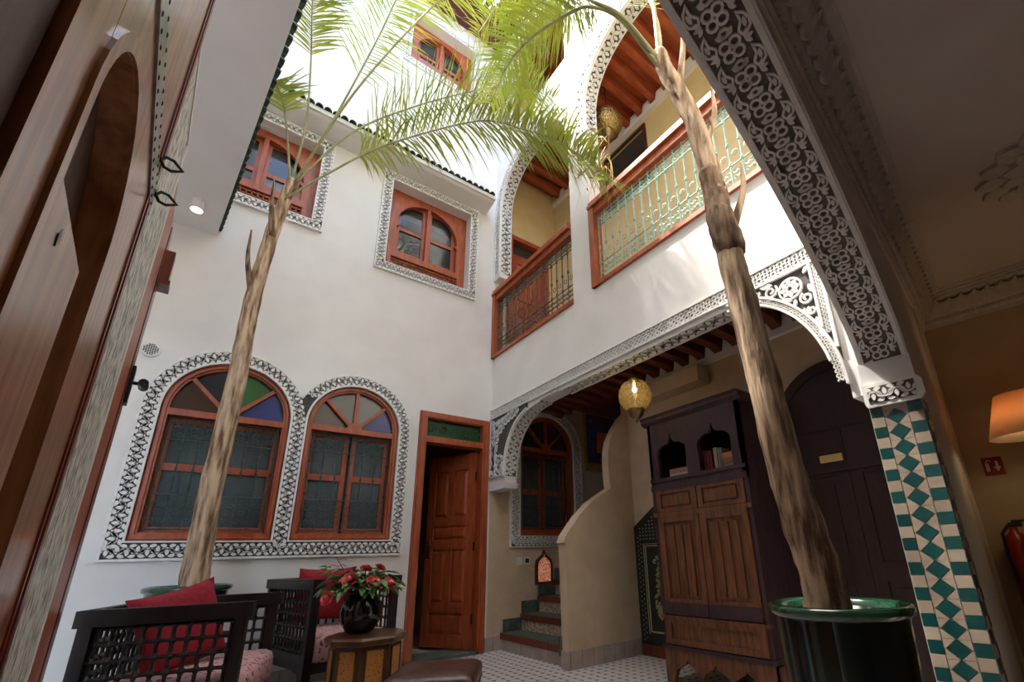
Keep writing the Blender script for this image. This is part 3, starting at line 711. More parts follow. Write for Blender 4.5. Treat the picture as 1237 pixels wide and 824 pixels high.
# ------------------------------------------------------------------ doors
def panel_leaf(mb_name, parent, T, W, H, rows, m, t=.042):
    """panelled door leaf in local (u,v,w): stiles and rails around raised panels"""
    hl = []; z = .13
    for hgt, cols in rows:
        cw = (W-.11-.09*cols)/cols+0
        for c in range(cols):
            x = .10+c*(cw+.09); hl.append((x, x+cw, z, z+hgt))
        z += hgt+.10
    mb = MB(); mb.prism(rect(0, W, 0, H), 0, t, T, [rect(*h) for h in hl]); leaf = build(mb, 'leaf_frame', m, parent)
    for x0, x1, z0, z1 in hl:
        mb = MB(); e = .03
        for w0, sg in ((t*.5, 1),):
            mb.prism(rect(x0, x1, z0, z1), t*.35, t*.6, T)
            a = rect(x0+.012, x1-.012, z0+.012, z1-.012); b = rect(x0+.012+e, x1-.012-e, z0+.012+e, z1-.012-e)
            vs = [T(*p, t*.6) for p in a]+[T(*p, t*.95) for p in b]; mb.add(vs, [(4, 5, 6, 7)]+[(i, (i+1) % 4, 4+(i+1) % 4, 4+i) for i in range(4)])
        build(mb, 'raised_panel', m, parent)
    return leaf
d1 = empty('door_1', (2.13, YB, 0)); tag(d1, 'panelled wooden door standing open in the white wall', 'door', kind='structure')
mb = MB(); mb.prism(rect(1.70, 2.56, 0, 2.55), -.12, .03, TB, [rect(1.785, 2.475, .0005, 2.20), rect(1.785, 2.475, 2.27, 2.475)]); build(mb, 'door_frame', 'cedar', d1)
mb = MB(); mb.prism(rect(1.715, 2.545, .0, 2.535), .03, .042, TB, [rect(1.765, 2.495, -.001, 2.485)]); build(mb, 'frame_bead', 'cedar', d1)
mb = MB(); mb.prism(rect(1.78, 2.48, 2.265, 2.48), -.05, -.042, TB); build(mb, 'transom_pane', 'glass_door_green', d1)
tm = MB()
for k in range(5):
    q = spiral(1.86+k*.135, 2.37, .055, 0, 1.3, 14); tm.tube([TB(x, z, -.03) for x, z in q], .004, 4)
build(tm, 'transom_scrolls', 'iron', d1, kind='stuff')
mb = MB(); mb.box(1.70, 2.56, YB-.03, YB+.35, .0, .03); build(mb, 'threshold', 'step_green', d1)
an = math.radians(65); hx, hy = 2.47, 4.885; lx = Vector((-cos(an), sin(an), 0)); ln_ = Vector((-sin(an), -cos(an), 0))
def TL(u, v, w): p = Vector((hx, hy, 0))+lx*u+ln_*w; return (p.x, p.y, .035+v)
panel_leaf('leaf', d1, TL, .70, 2.13, [(.22, 1), (.58, 2), (.16, 1), (.55, 2)], 'cedar')
mb = MB(); mb.prism(rect(.63, .665, .93, 1.16), .042, .05, TL); mb.tube([TL(.648, 1.08, .045), TL(.648, 1.08, .09), TL(.56, 1.075, .095)], .009, 6); build(mb, 'door_handle', 'brass_plain', d1, label='metal door handle')
for z in (.25, 1.0, 1.8):
    mb = MB(); mb.tube([TL(-.008, z, .03), TL(-.008, z+.10, .03)], .012, 6); build(mb, 'hinge', 'black_iron', d1)
# gallery arched door
d2 = empty('door_2', (3.65, 1.3, 0)); tag(d2, 'very dark arched double door with a small brass plate', 'door', kind='structure')
TG = TX(3.65)
DQ = (.82, 1.76, .0, 1.86)
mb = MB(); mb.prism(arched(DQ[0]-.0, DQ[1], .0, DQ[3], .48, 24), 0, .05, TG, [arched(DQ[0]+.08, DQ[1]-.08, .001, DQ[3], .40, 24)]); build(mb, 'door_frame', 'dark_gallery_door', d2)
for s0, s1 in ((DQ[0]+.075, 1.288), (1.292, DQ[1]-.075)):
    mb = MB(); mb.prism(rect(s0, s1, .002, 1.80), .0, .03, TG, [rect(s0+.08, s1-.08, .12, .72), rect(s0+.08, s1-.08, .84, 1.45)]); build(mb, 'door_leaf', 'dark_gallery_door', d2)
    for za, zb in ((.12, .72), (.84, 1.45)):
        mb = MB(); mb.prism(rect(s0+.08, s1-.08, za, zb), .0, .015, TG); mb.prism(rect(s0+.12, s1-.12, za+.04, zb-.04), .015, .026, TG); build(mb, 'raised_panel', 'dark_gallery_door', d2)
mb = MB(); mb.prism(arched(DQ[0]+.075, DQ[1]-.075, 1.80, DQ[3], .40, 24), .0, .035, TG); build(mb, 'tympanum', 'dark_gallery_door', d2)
mb = MB(); mb.prism(rect(DQ[0]+.05, DQ[1]-.05, 1.48, 1.53), .0, .052, TG); build(mb, 'lock_rail', 'dark_gallery_door', d2)
mb = MB(); mb.prism(rect(1.31, 1.47, 1.555, 1.61), .03, .045, TG); pl = build(mb, 'name_plate', 'brass_plain', d2, label='small brass plate')
# balcony doors
d3 = empty('door_3', (3.15, YB, 3.1)); tag(d3, 'red cedar door on the yellow end wall of the balcony', 'door', kind='structure')
mb = MB(); mb.prism(rect(2.80, 3.50, 3.1005, 5.47), -.1, .03, TB, [rect(2.87, 3.43, 3.101, 5.40)]); build(mb, 'door_frame', 'cedar', d3)
TL3 = lambda u, v, w: (2.87+u, YB+.06-w, 3.103+v)
panel_leaf('leaf', d3, TL3, .56, 2.08, [(.30, 1), (.55, 2), (.16, 1), (.5, 2)], 'cedar')
mb = MB(); mb.prism(rect(2.87, 3.43, 5.19, 5.40), -.09, -.08, TB); build(mb, 'transom_pane', 'glass_dark', d3)
d4 = empty('window_7', (3.65, 3.1, 5.4)); tag(d4, 'black high window at the back of the balcony below the lantern', 'window', kind='structure')
mb = MB(); mb.prism(rect(2.78, 3.55, 5.40, 6.28), 0, .03, TX(3.65), [rect(2.82, 3.51, 5.44, 6.24)]); build(mb, 'frame', 'door_dark', d4)
mb = MB(); mb.prism(rect(2.82, 3.51, 5.44, 6.24), -.03, -.02, TX(3.65)); build(mb, 'pane', 'glass_dark', d4)
# the big open leaf on the left
d5 = empty('door_5', TD(1.0, 0, .03)); tag(d5, 'huge brown carved door leaf with arched panel and studded metal strap', 'door', kind='structure')
AH = [(.735, .10), (1.17, .10), (1.17, 1.55)]+arc(.9525, 1.55, .2175, .23, 0, 180, 20)[1:]
b0 = [(.73, .05), (1.572, .05), (1.572, 2.98), (.73, 2.98)]
mb = MB(); mb.prism(b0, .0, .055, TD, [AH]); build(mb, 'leaf_board', 'door_brown', d5)
for s0, s1, wv, m in ((.645, .727, .055, 'door_brown'), (.585, .642, .056, 'door_brown'), (.45, .58, .045, 'door_dark')):
    mb = MB(); mb.prism(rect(s0, s1, .05, 2.98), .0, wv, TD); build(mb, 'plank', m, d5)
mb = MB(); mb.prism(rect(.735, 1.17, .10, 1.83), .0, .008, TD); build(mb, 'recess_back', 'door_dark', d5)
mb = MB(); mb.prism(rect(.738, 1.04, .11, 1.44), .008, .053, TD); wk = build(mb, 'wicket_board', 'door_brown', d5)
mb = MB(); mb.prism(rect(.738, 1.085, 1.44, 1.475), .008, .038, TD); mb.prism(rect(1.04, 1.085, .11, 1.44), .008, .038, TD); mb.prism(rect(1.085, 1.12, .11, 1.505), .008, .022, TD); mb.prism(rect(.738, 1.085, 1.475, 1.505), .008, .022, TD); build(mb, 'wicket_moulding', 'door_brown', wk)
mb = MB(); mb.prism([(.84, 1.375), (.855, 1.39), (.85, 1.41), (.838, 1.395)], .053, .0545, TD); build(mb, 'diamond_hole', 'dark_plastic', wk)
hp = [(1.185, .10), (1.185, 1.55)]+arc(.9525, 1.55, .2325, .245, 0, 180, 22)[1:]+[(.72, .10)]
mb = MB(); mb.ribbon(resample(hp, .06), .014, .05, .061, TD); build(mb, 'arch_moulding', 'door_brown', d5)
mb = MB(); mb.prism(rect(1.535, 1.575, .05, 2.98), .05, .060, TD); mb.prism(rect(1.49, 1.505, .05, 2.98), .05, .059, TD); build(mb, 'edge_moulding', 'mahogany', d5)
mb = MB(); mb.prism(rect(.46, 1.60, 1.935, 2.03), .055, .060, TD); strap = build(mb, 'metal_strap', 'stud_strap', d5, label='studded metal strap')
sm = MB(); sm.lathe([(.006, 0), (.005, .0012), (.003, .002), (.0005, .0022)], 8); st_me = mesh_of(sm, 'stud', 'black_iron', True)
k = 0; u = .48
while u < 1.6:
    z = (1.952, 2.012)[k % 2]; P = Vector(TD(u, z, .060)); Z = nd_; X = d_; Y = Z.cross(X)
    M = Matrix(((X.x, Y.x, Z.x, P.x), (X.y, Y.y, Z.y, P.y), (X.z, Y.z, Z.z, P.z), (0, 0, 0, 1)))
    inst(st_me, 'stud', strap, Matrix.Translation(-Vector(OFF[d5.name])) @ M); u += .020; k += 1
for u, z in ((1.46, 2.035), (1.58, 2.0)):
    mb = MB(); q = [(.062, 0), (.072, .017), (.088, .018), (.110, 0), (.088, -.018), (.072, -.017)]
    mb.tube([TD(u, z, .05), TD(u, z, .064)], .008, 6)
    mb.tube([TD(u+(a-.06)*.3, z+b, a) for a, b in q], .0045, 6, closed=True); build(mb, 'iron_ring', 'black_iron', d5, label='black iron ring pull')
mb = MB(); mb.prism([(.735-.02, 1.235), (.735+.012, 1.24), (.735-.01, 1.275)], .055, .058, TD); build(mb, 'keyhole', 'dark_plastic', d5)
# ------------------------------------------------------------------ right wall carving
cv = empty('carved_beam_border', TC(2.8, 2.55, 0)); tag(cv, 'lattice carved plaster border along the beam over the gallery', 'plaster border')
g = MB(); g.prism(rect(.86, 4.795, 2.585, 2.685), -.002, .010, TC); build(g, 'carved_ground', 'carve_ground', cv)
v = MB(); diamonds(v, resample([(.86, 2.635), (4.795, 2.635)], .05), .085, TC, .009, .022, 2); build(v, 'lattice_carving', 'carve', cv, kind='stuff')
for z in (2.58, 2.69): b = MB(); b.prism(rect(.84, 4.797, z-.007, z+.007), -.002, .028, TC); build(b, 'border_bead', 'carve', cv)
TU = lambda u, v, w: (v, u, 2.55-w)
g = MB(); g.prism([(1.46, XC+.004), (3.4, XC+.004), (3.4, XC+.156), (1.46, XC+.156)], -.001, .004, TU); build(g, 'soffit_ground', 'carve_ground', cv)
v = MB(); vine(v, resample([(1.46, XC+.08), (3.4, XC+.08)], .03), .14, TU, .003, .014, 1.2); build(v, 'soffit_carving', 'carve', cv, kind='stuff')
for x in (XC+.003, XC+.157): b = MB(); b.prism([(1.44, x-.006), (3.4, x-.006), (3.4, x+.006), (1.44, x+.006)], -.001, .018, TU); build(b, 'border_bead', 'carve', cv)
# spandrel by the near pillar
cs = empty('carved_spandrel', TC(1.05, 2.3, 0)); tag(cs, 'white pierced plaster spandrel with flower beside the big near arch', 'plaster spandrel')
ar = arc(1.45, 1.78, .62, .77, 180, 90, 24)
poly = ar + [(1.45, 2.58), (.86, 2.58), (.83, 2.58)]
g = MB(); g.prism(poly, -.002, .010, TC); build(g, 'carved_ground', 'carve_ground', cs)
inn = arc(1.45, 1.78, .585, .735, 176, 90, 26)
v = MB(); diamonds(v, resample(arc(1.45, 1.78, .60, .75, 178, 92, 26), .04), .05, TC, .009, .024, 2)
diamonds(v, resample([(.865, 2.10), (.865, 2.575)], .04), .045, TC, .009, .024, 2); build(v, 'lattice_carving', 'carve', cs, kind='stuff')
for p in (resample(arc(1.45, 1.78, .622, .772, 180, 90, 26), .1), resample(arc(1.45, 1.78, .575, .725, 168, 90, 26), .1), [(.89, 2.14), (.89, 2.57)], [(.838, 2.0), (.838, 2.58)], [(.84, 2.575), (1.5, 2.575)]):
    b = MB(); b.ribbon(p, .008, -.002, .03, TC); build(b, 'border_bead', 'carve', cs)
fl = MB()
for k in range(8): relief(fl, leafpts(.05, .034, 1.02+.012*cos(k*PI/4), 2.46+.012*sin(k*PI/4), k*PI/4), .009, .030, TC)
fl.ribbon([(1.02+.068*cos(a), 2.46+.068*sin(a)) for a in [i*2*PI/18 for i in range(18)]], .006, .009, .028, TC, True)
build(fl, 'flower', 'carve', cs)
v = MB()
for (cx, cy, r, a0, sg) in ((1.14, 2.50, .045, 2.5, 1), (.94, 2.36, .04, 1.2, -1), (1.24, 2.525, .03, 2.8, 1), (.925, 2.27, .028, 1.2, -1)):
    v.ribbon(spiral(cx, cy, r, a0, 1.4, 18, sg), .006, .009, .026, TC)
for x, y, an, l in ((1.08, 2.41, 3.6, .07), (1.12, 2.54, .2, .09), (.93, 2.52, 2.2, .06), (.915, 2.44, 4.4, .07), (1.2, 2.47, .15, .09), (1.29, 2.54, 0, .08), (.91, 2.22, 4.6, .07), (.96, 2.30, 5.2, .05), (1.0, 2.38, 5.0, .05), (1.14, 2.44, .6, .05), (.90, 2.14, 4.6, .06), (1.34, 2.53, .1, .06)):
    relief(v, leafpts(l, l*.42, x, y, an), .009, .026, TC)
build(v, 'leaf_carving', 'carve', cs, kind='stuff')
# bracket by the back wall corner
cb_ = empty('carved_bracket', TC(4.6, 1.75, 0)); tag(cb_, 'carved plaster bracket in the corner above the open door frame', 'plaster bracket')
al = arc(3.70, 1.84, .77, .70, 0, 72, 14, 2.3)
poly = [(4.79, 1.86), (4.79, 2.575)]+[(al[-1][0], 2.575)]+list(reversed(al))
g = MB(); g.prism(poly, -.002, .010, TC); build(g, 'carved_ground', 'carve_ground', cb_)
v = MB(); vine(v, resample([(4.70, 1.87), (4.70, 2.22)], .03), .15, TC, .009, .024, .9); vine(v, resample([(4.55, 1.87), (4.55, 2.1)], .03), .13, TC, .009, .024, .9)
vine(v, resample([(4.70, 2.16), (4.62, 2.36), (4.42, 2.49), (4.15, 2.55)], .03), .12, TC, .009, .024, 1.2)
vine(v, resample([(4.73, 2.26), (4.73, 2.55)], .03), .10, TC, .009, .024, 1.1); vine(v, resample([(4.66, 2.49), (4.3, 2.525)], .03), .07, TC, .009, .024, 1.2)
build(v, 'carving', 'carve', cb_, kind='stuff')
for p in ([(4.785, 1.86), (4.785, 2.575)], [(4.47, 1.855), (4.785, 1.855)], list(al)): b = MB(); b.ribbon(p, .008, -.002, .028, TC); build(b, 'border_bead', 'carve', cb_)
# intrados carving of the bracket arch
def intrados(path, x0, x1, parent, W, name='intrados', T0=XC):
    """carving laid on the under side of an arch in the right wall; path in (y,z), inward normal to the right of travel"""
    st = Strip(path)
    def TI_(u, v, w):
        p = st.at(u, -w); return (x0+(x1-x0)*v, p[0], p[1])
    g = MB(); N = max(6, int(st.L/.05))
    for i in range(N):
        a, b = st.L*i/N, st.L*(i+1)/N
        g.add([TI_(a, .03, .003), TI_(b, .03, .003), TI_(b, .97, .003), TI_(a, .97, .003)], [(0, 1, 2, 3)])
    build(g, name+'_ground', 'carve_ground', parent)
    v = MB(); wd = (x1-x0); T2 = lambda u, v_, w: TI_(u, v_/wd, w)
    vine(v, resample([(0.01, wd/2), (st.L-.01, wd/2)], .03), wd*.86, T2, .002, .014, 1.2); build(v, name+'_carving', 'carve', parent, kind='stuff')
    for e in (.02, .98):
        b = MB(); b.ribbon(resample([(0, e*wd), (st.L, e*wd)], .05), .006, 0, .018, T2); build(b, 'border_bead', 'carve', parent)
intrados(list(reversed(arc(3.70, 1.84, .77, .70, 0, 88, 20, 2.3))), XC, XC+.16, cb_, .16)
mb = MB(); mb.prism([(4.46, 1.70), (4.80, 1.70), (4.80, 1.76), (4.44, 1.76)], -.165, .012, TC); build(mb, 'corbel', 'white', cb_)
# balcony arches
def arch_trim(q, name, label, tw, sides, z0):
    y0, y1, zb, zs, rise = q; o = empty(name, TC((y0+y1)/2, zb, 0)); tag(o, label, 'plaster surround')
    cy, r = (y0+y1)/2, (y1-y0)/2
    inn = ([(y1, z0), (y1, zs)] if 'L' in sides else []) + arc(cy, zs, r, rise, 0, 180, 40, 2.35) + ([(y0, zs), (y0, z0)] if 'R' in sides else [])
    g = MB(); mid = [(p[0], p[1]) for p in inn]
    st = Strip(resample(inn, .05)); N = int(st.L/.05)
    cen = [st.at(st.L*i/N, -tw/2) for i in range(N+1)]
    g.ribbon(cen, tw/2, -.002, .008, TC); build(g, 'carved_ground', 'carve_ground', o)
    v = MB(); vine(v, cen, tw*.9, TC, .007, .022, 1.3); build(v, 'carving', 'carve', o, kind='stuff')
    for e in (.0, tw): b = MB(); b.ribbon([st.at(st.L*i/N, -e) for i in range(N+1)], .009, -.002, .026, TC); build(b, 'border_bead', 'carve', o)
    intrados(list(reversed(inn)) if False else inn[::-1][::-1], XC, XC+.16, o, .16) if False else intrados(inn[::-1], XC, XC+.16, o, .16)
    return o
tr1 = arch_trim(A1, 'carved_surround', 'carved plaster surround of the balcony arch beside the back wall', .125, 'L', 4.62)
mb = MB(); mb.prism(rect(4.64, 4.80, 4.56, 4.63), -.165, .02, TC); build(mb, 'corbel', 'white', tr1)
tr2 = arch_trim(A2, 'carved_surround', 'carved plaster surround of the balcony arch behind the tall palm trunk', .16, 'L', 4.9)
tr3 = arch_trim(A3, 'carved_surround', 'carved plaster surround of the top storey arch under the roof', .125, 'L', 7.3)
# balustrades
def balustrade(y0, y1, label, m, group=None, post=True):
    o = empty('balustrade', TC((y0+y1)/2, 3.4, 0)); tag(o, label, 'balustrade')
    zt = 4.36; w = .03
    mb = MB(); mb.prism([(y0, zt-.035), (y1, zt-.035), (y1, zt), (y0, zt)], -.10, .05, TC); mb.prism(rect(y0, y1, zt, zt+.05), -.08, .03, TC); build(mb, 'handrail', 'cedar', o)
    mb = MB(); mb.prism(rect(y0, y1, zt-.115, zt-.045), -.06, .02, TC); build(mb, 'top_rail', 'cedar', o)
    mb = MB(); mb.prism(rect(y0, y1, 3.40, 3.44), -.08, .03, TC); build(mb, 'bottom_rail', 'cedar', o)
    if post:
        mb = MB(); mb.prism(rect(y1-.075, y1, 3.40, zt), -.08, .035, TC); build(mb, 'post', 'cedar', o); ya = y1-.09
    else: ya = y1
    za, zb = 3.45, zt-.12; n = int(round((ya-y0)/.098)); p = (ya-y0)/n
    for z in (za+.03, za+.20, zb-.15, zb-.02):
        mb = MB(); mb.tube([TC(y0, z, -.02), TC(ya, z, -.02)], .006, 5); build(mb, 'iron_rail', m, o)
    for k in range(n+1):
        y = y0+p*k; mb = MB(); mb.tube([TC(y, za, -.02), TC(y, zb, -.02)], .0065, 5)
        for f in (.27, .5, .8): z = za+(zb-za)*f; mb.tube([TC(y, z-.022, -.02), TC(y, z-.01, -.02), TC(y, z+.01, -.02), TC(y, z+.022, -.02)], [.007, .014, .014, .007], 5)
        build(mb, 'baluster', m, o)
    sc = MB()
    for k in range(n):
        cy = y0+p*(k+.5)
        for zc, h in ((za+.115, .16), (zb-.085, .12)):
            for sg in (-1, 1):
                q = spiral(cy+sg*p*.22, zc+h*.18, p*.21, PI if sg > 0 else 0, 1.15, 12, sg); sc.tube([TC(a, b, -.02) for a, b in q], .0045, 4)
                q = spiral(cy+sg*p*.22, zc-h*.22, p*.19, PI if sg > 0 else 0, 1.15, 12, -sg); sc.tube([TC(a, b, -.02) for a, b in q], .0045, 4)
        for z in (za+.30,): 
            q = [(cy+p*.25*cos(a), z+p*.25*sin(a)) for a in [i*2*PI/8 for i in range(8)]]; sc.tube([TC(a, b, -.02) for a, b in q], .0035, 4, closed=True)
    build(sc, 'iron_scrolls', m, o, kind='stuff')
    return o
balustrade(3.12, 4.80, 'cedar and dark iron balcony balustrade in the arch beside the back wall', 'iron_green')
balustrade(.98, 2.80, 'cedar and iron balcony balustrade with sunlight painted into its teal colour behind the tall palm trunk', 'iron_sunlit')

# ------------------------------------------------------------------ gallery ceilings, joists and dentils
def joists(name, label, x0, x1, ys, z0, z1, m, dz, wall_x):
    for k, y in enumerate(ys):
        mb = MB(); mb.box(x0, x1, y-.045, y+.045, z0, z1)
        mb.prism([(x1-.16, z0), (x1-.02, z0-.035), (x1, z0-.035), (x1, z0)], y-.04, y+.04, lambda u, v, w: (u, w, v))
        tag(build(mb, name, m, at=(x0, y, z0)), label, 'joist', label.split(' above')[0]+' row')
ys = [1.02+.195*k for k in range(20)]
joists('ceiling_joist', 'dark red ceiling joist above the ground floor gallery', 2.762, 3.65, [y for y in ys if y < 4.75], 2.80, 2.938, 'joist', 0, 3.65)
mb = MB()
mb.box(3.60, 3.655, .75, 3.5, 2.70, 2.76)
for k in range(18): y = 1.02+.195*(k+.5); mb.prism([(y-.05, 2.76), (y+.05, 2.76), (y+.028, 2.87), (y-.028, 2.87)], -.002, .05, TX(3.65)) if y < 3.5 else None
tag(build(mb, 'trim_4', 'white'), 'white stepped plaster trim between the dark joists and beige wall', 'trim', kind='structure')
mb = MB(); mb.box(3.46, 3.655, 2.35, 3.05, 2.50, 2.66)
tag(build(mb, 'trim_5', 'beige'), 'pale beige beam stub above the wardrobe', 'trim', kind='structure')
ys2 = [1.02+.225*k for k in range(18)]
joists('balcony_joist', 'red cedar ceiling joist above the balcony', 2.762, 3.65, [y for y in ys2 if y < 4.75], 6.50, 6.618, 'cedar_x', 0, 3.65)
mb = MB(); mb.box(3.60, 3.655, .75, 4.79, 6.36, 6.43)
for k in range(18):
    y = 1.02+.225*(k+.5)
    if y < 4.7: mb.prism([(y-.07, 6.43), (y+.07, 6.43), (y+.045, 6.54), (y-.045, 6.54)], -.002, .05, TX(3.65))
tag(build(mb, 'trim_6', 'white'), 'white stepped plaster trim under the red balcony joists', 'trim', kind='structure')
# ------------------------------------------------------------------ stairs
SY0, SY1 = 3.60, 4.79
prof = [(2.72, 0), (2.705, .6), (2.695, 1.06), (2.72, 1.12), (2.78, 1.19), (2.89, 1.31), (3.06, 1.45), (3.2, 1.53), (3.33, 1.60), (3.315, 1.80), (3.32, 2.0), (3.36, 2.14), (3.44, 2.28), (3.55, 2.42), (3.66, 2.52), (3.66, 2.935), (3.85, 2.935), (3.85, 0)]
mb = MB(); mb.prism(prof, -.10, 0, TY(3.5))
stw = tag(build(mb, 'wall_stair', 'beige'), 'beige plaster stair wall with a swept curved top', 'wall', kind='structure')
cop = [p for p in prof if 1.0 < p[1] < 1.61]
mb = MB(); mb.ribbon(resample(cop[:7], .05), .018, -.108, .008, TY(3.5)); build(mb, 'rounded_coping', 'beige', stw)
sx = [2.78, 3.04, 3.28, 3.52, 3.76, 4.0, 4.24, 4.48, 4.72]
stairs = empty('staircase', (2.9, 4.1, 0)); tag(stairs, 'stairs with green treads, wooden nosings and patterned risers', 'stairs')
for k, x in enumerate(sx):
    z = .17*(k+1)
    mb = MB(); mb.box(x, 5.15 if k == len(sx)-1 else sx[k+1]+.02, SY0+.002, SY1, 0, z-.06); build(mb, 'step', 'step_green', stairs)
    mb = MB(); mb.box(x+.03, 5.15 if k == len(sx)-1 else sx[k+1]+.02, SY0+.002, SY1, z-.06, z); build(mb, 'tread', 'step_green', stairs)
    mb = MB(); mb.box(x-.02, x+.035, SY0+.002, SY1-.0, z-.062, z-.001); build(mb, 'nosing', 'mahogany', stairs)
    n = 8
    for i in range(n):
        y0 = SY0+.004+(SY1-SY0-.01)*i/n; y1 = SY0+.004+(SY1-SY0-.01)*(i+1)/n-.004
        mb = MB(); mb.box(x-.008, x+.002, y0, y1, z-.168, z-.064); build(mb, 'riser_tile', 'skirting' if k == 0 else 'step_pattern', stairs)
for k in range(5):
    mb = MB(); mb.box(sx[k]+(.0 if k else .02), sx[k+1]+.03, 4.775, 4.797, .17*k+.05, .17*(k+1)+.13); build(mb, 'stepped_skirting', 'step_green', stairs)
mb = MB(); mb.box(2.70, 2.775, 3.60, 3.63, .10, .26); build(mb, 'stepped_skirting', 'step_green', stairs)
mb = MB(); mb.prism([(4.02, 1.53), (5.1, 2.02), (5.1, 2.11), (4.02, 1.62)], .0, .05, TB)
tag(build(mb, 'stair_handrail', 'mahogany', at=(3.98, YB, 1.51)), 'dark wooden handrail fixed to the wall above the stairs', 'handrail')
# skirtings
def skirting(name, label, p0, p1, T, n, h=.13):
    o = empty(name, T(p0, 0, 0)); tag(o, label, 'skirting', kind='structure')
    for i in range(n):
        a, b = p0+(p1-p0)*i/n, p0+(p1-p0)*(i+1)/n; g = .002 if b > a else -.002
        mb = MB(); mb.prism(rect(min(a+g, b-g), max(a+g, b-g), .0, h), -.001, .015, T); build(mb, 'tile', 'skirting', o)
    return o
skirting('baseboard_stair', 'grey brown tile skirting along the curved stair wall', 2.72, 3.64, TY(3.5), 7, .15)
skirting('baseboard_back', 'grey tile skirting along the white window wall', -1.5, 1.70, TB, 16)
skirting('baseboard_gallery_end', 'grey tile skirting beside the stairs', 2.57, 2.775, TB, 2, .14)
skirting('baseboard_stair_foot', 'grey tile skirting on the end of the stair wall', 3.487, 3.60, TX(2.715), 1, .15)
# painted panel under the stairs
pp = empty('painted_panel', (3.63, 3.0, 0)); tag(pp, 'black painted panel with gold floral tree, slanted top, beside the wardrobe', 'painted panel')
T6 = TX(3.65)
mb = MB(); mb.prism([(3.485, .10), (3.485, 1.22), (2.72, 1.70), (2.72, .10)], 0, .03, T6); build(mb, 'board', 'panel_black', pp)
mb = MB(); mb.prism(rect(2.72, 3.485, .0, .10), 0, .035, T6); build(mb, 'plinth', 'mahogany', pp)
fr = MB(); fr.ribbon([(3.34, .22), (3.34, 1.02), (2.5+.25, 1.02)], .008, .03, .034, T6); fr.ribbon([(3.365, .20), (3.365, 1.04), (2.75, 1.04)], .004, .03, .034, T6); fr.ribbon([(2.75, .22), (3.34, .22)], .008, .03, .034, T6); build(fr, 'gold_border', 'paint_cream', pp)
tr = MB(); random.seed(3)
for k in range(60):
    f = random.random(); z = .42+.50*f; y = 3.17+(random.random()-.5)*.24*(1-f*.7)
    relief(tr, leafpts(.05, .025, y, z, random.random()*6.28), .03, .033, T6)
tr.ribbon([(3.17, .36), (3.175, .55), (3.165, .9)], .006, .03, .033, T6)
for k in range(16): an = k*PI/8; relief(tr, leafpts(.06, .022, 3.17+.02*cos(an), .40+.02*sin(an), an), .03, .033, T6)
build(tr, 'painted_tree', 'paint_gold', pp, kind='stuff')
dt = MB()
for k in range(46):
    z = .14+k*.022; y = 3.42+.018*(-1)**k; relief(dt, [(y+.007*cos(i*PI/3), z+.007*sin(i*PI/3)) for i in range(6)], .03, .033, T6)
for i in range(9):
    for j in range(7):
        y = 3.40-.045*i; z = 1.09+.035*j
        if z < 1.17+(3.46-y)*.55: relief(dt, [(y+.008*cos(q*PI/3), z+.008*sin(q*PI/3)) for q in range(6)], .03, .033, T6)
build(dt, 'painted_dots', 'paint_cream', pp, kind='stuff')
# ------------------------------------------------------------------ wall fittings
po = empty('framed_poster', (4.40, YB, 2.1)); tag(po, 'framed blue and orange poster on the wall above the stairs', 'poster')
x0, x1, z0, z1 = 4.09, 4.74, 2.08, 2.96
mb = MB(); mb.prism(rect(x0, x1, z0, z1), .0, .03, TB, [rect(x0+.035, x1-.035, z0+.035, z1-.035)]); build(mb, 'frame', 'frame_gold', po)
mb = MB(); mb.prism(rect(x0+.03, x1-.03, z0+.03, z1-.03), .0, .012, TB); build(mb, 'print_ground', 'art_night', po)
mb = MB(); mb.prism(rect(x0+.035, x1-.035, z0+.035, z0+.12), .012, .014, TB); build(mb, 'print_caption_band', 'frame_gold', po)
mb = MB(); mb.ribbon([(4.25, 2.70), (4.20, 2.50), (4.22, 2.34), (4.34, 2.24)], .055, .012, .014, TB); mb.ribbon([(4.24, 2.66), (4.36, 2.76), (4.5, 2.78)], .06, .012, .0145, TB); build(mb, 'print_blue_shape', 'art_blue', po)
mb = MB(); mb.prism([(4.32, 2.36), (4.66, 2.34), (4.66, 2.68), (4.34, 2.67)], .012, .015, TB); pb = build(mb, 'print_orange_block', 'art_orange', po)
mb = MB(); mb.ribbon([(4.52+.05*cos(a), 2.52+.055*sin(a)) for a in [i*PI/6 for i in range(1, 12)]], .008, .015, .0165, TB); mb.prism(rect(4.46, 4.57, 2.515, 2.53), .015, .0165, TB); build(mb, 'print_glyph', 'sign_red', po)
mb = MB(); mb.prism([(4.20, 2.78), (4.24, 2.80), (4.25, 2.86), (4.19, 2.85)], .012, .0145, TB); build(mb, 'print_pink_shape', 'art_pink', po); mb = MB(); mb.prism([(4.36, 2.22), (4.5, 2.20), (4.58, 2.26), (4.5, 2.31), (4.38, 2.30)], .012, .0145, TB); build(mb, 'print_pink_shape', 'art_pink', po)
for x, m, lab in ((3.01, 'switch_white', 'white wall switch left of the copper wall lamp'), (3.115, 'switch_white', 'wall switch with a dark centre next to the copper wall lamp')):
    s_ = empty('wall_switch', (x, YB, .86)); tag(s_, lab, 'switch')
    mb = MB(); mb.prism(rect(x-.042, x+.042, .865, .955), 0, .010, TB); build(mb, 'plate', 'switch_white', s_)
    mb = MB(); mb.prism(rect(x-.024, x+.024, .885, .935), .010, .015, TB); build(mb, 'rocker', 'switch_white' if x < 3.05 else 'dark_plastic', s_)
nl = empty('wall_lamp', (3.35, YB, .63)); tag(nl, 'glowing pierced copper wall lamp with pointed arch top by the stairs', 'lamp')
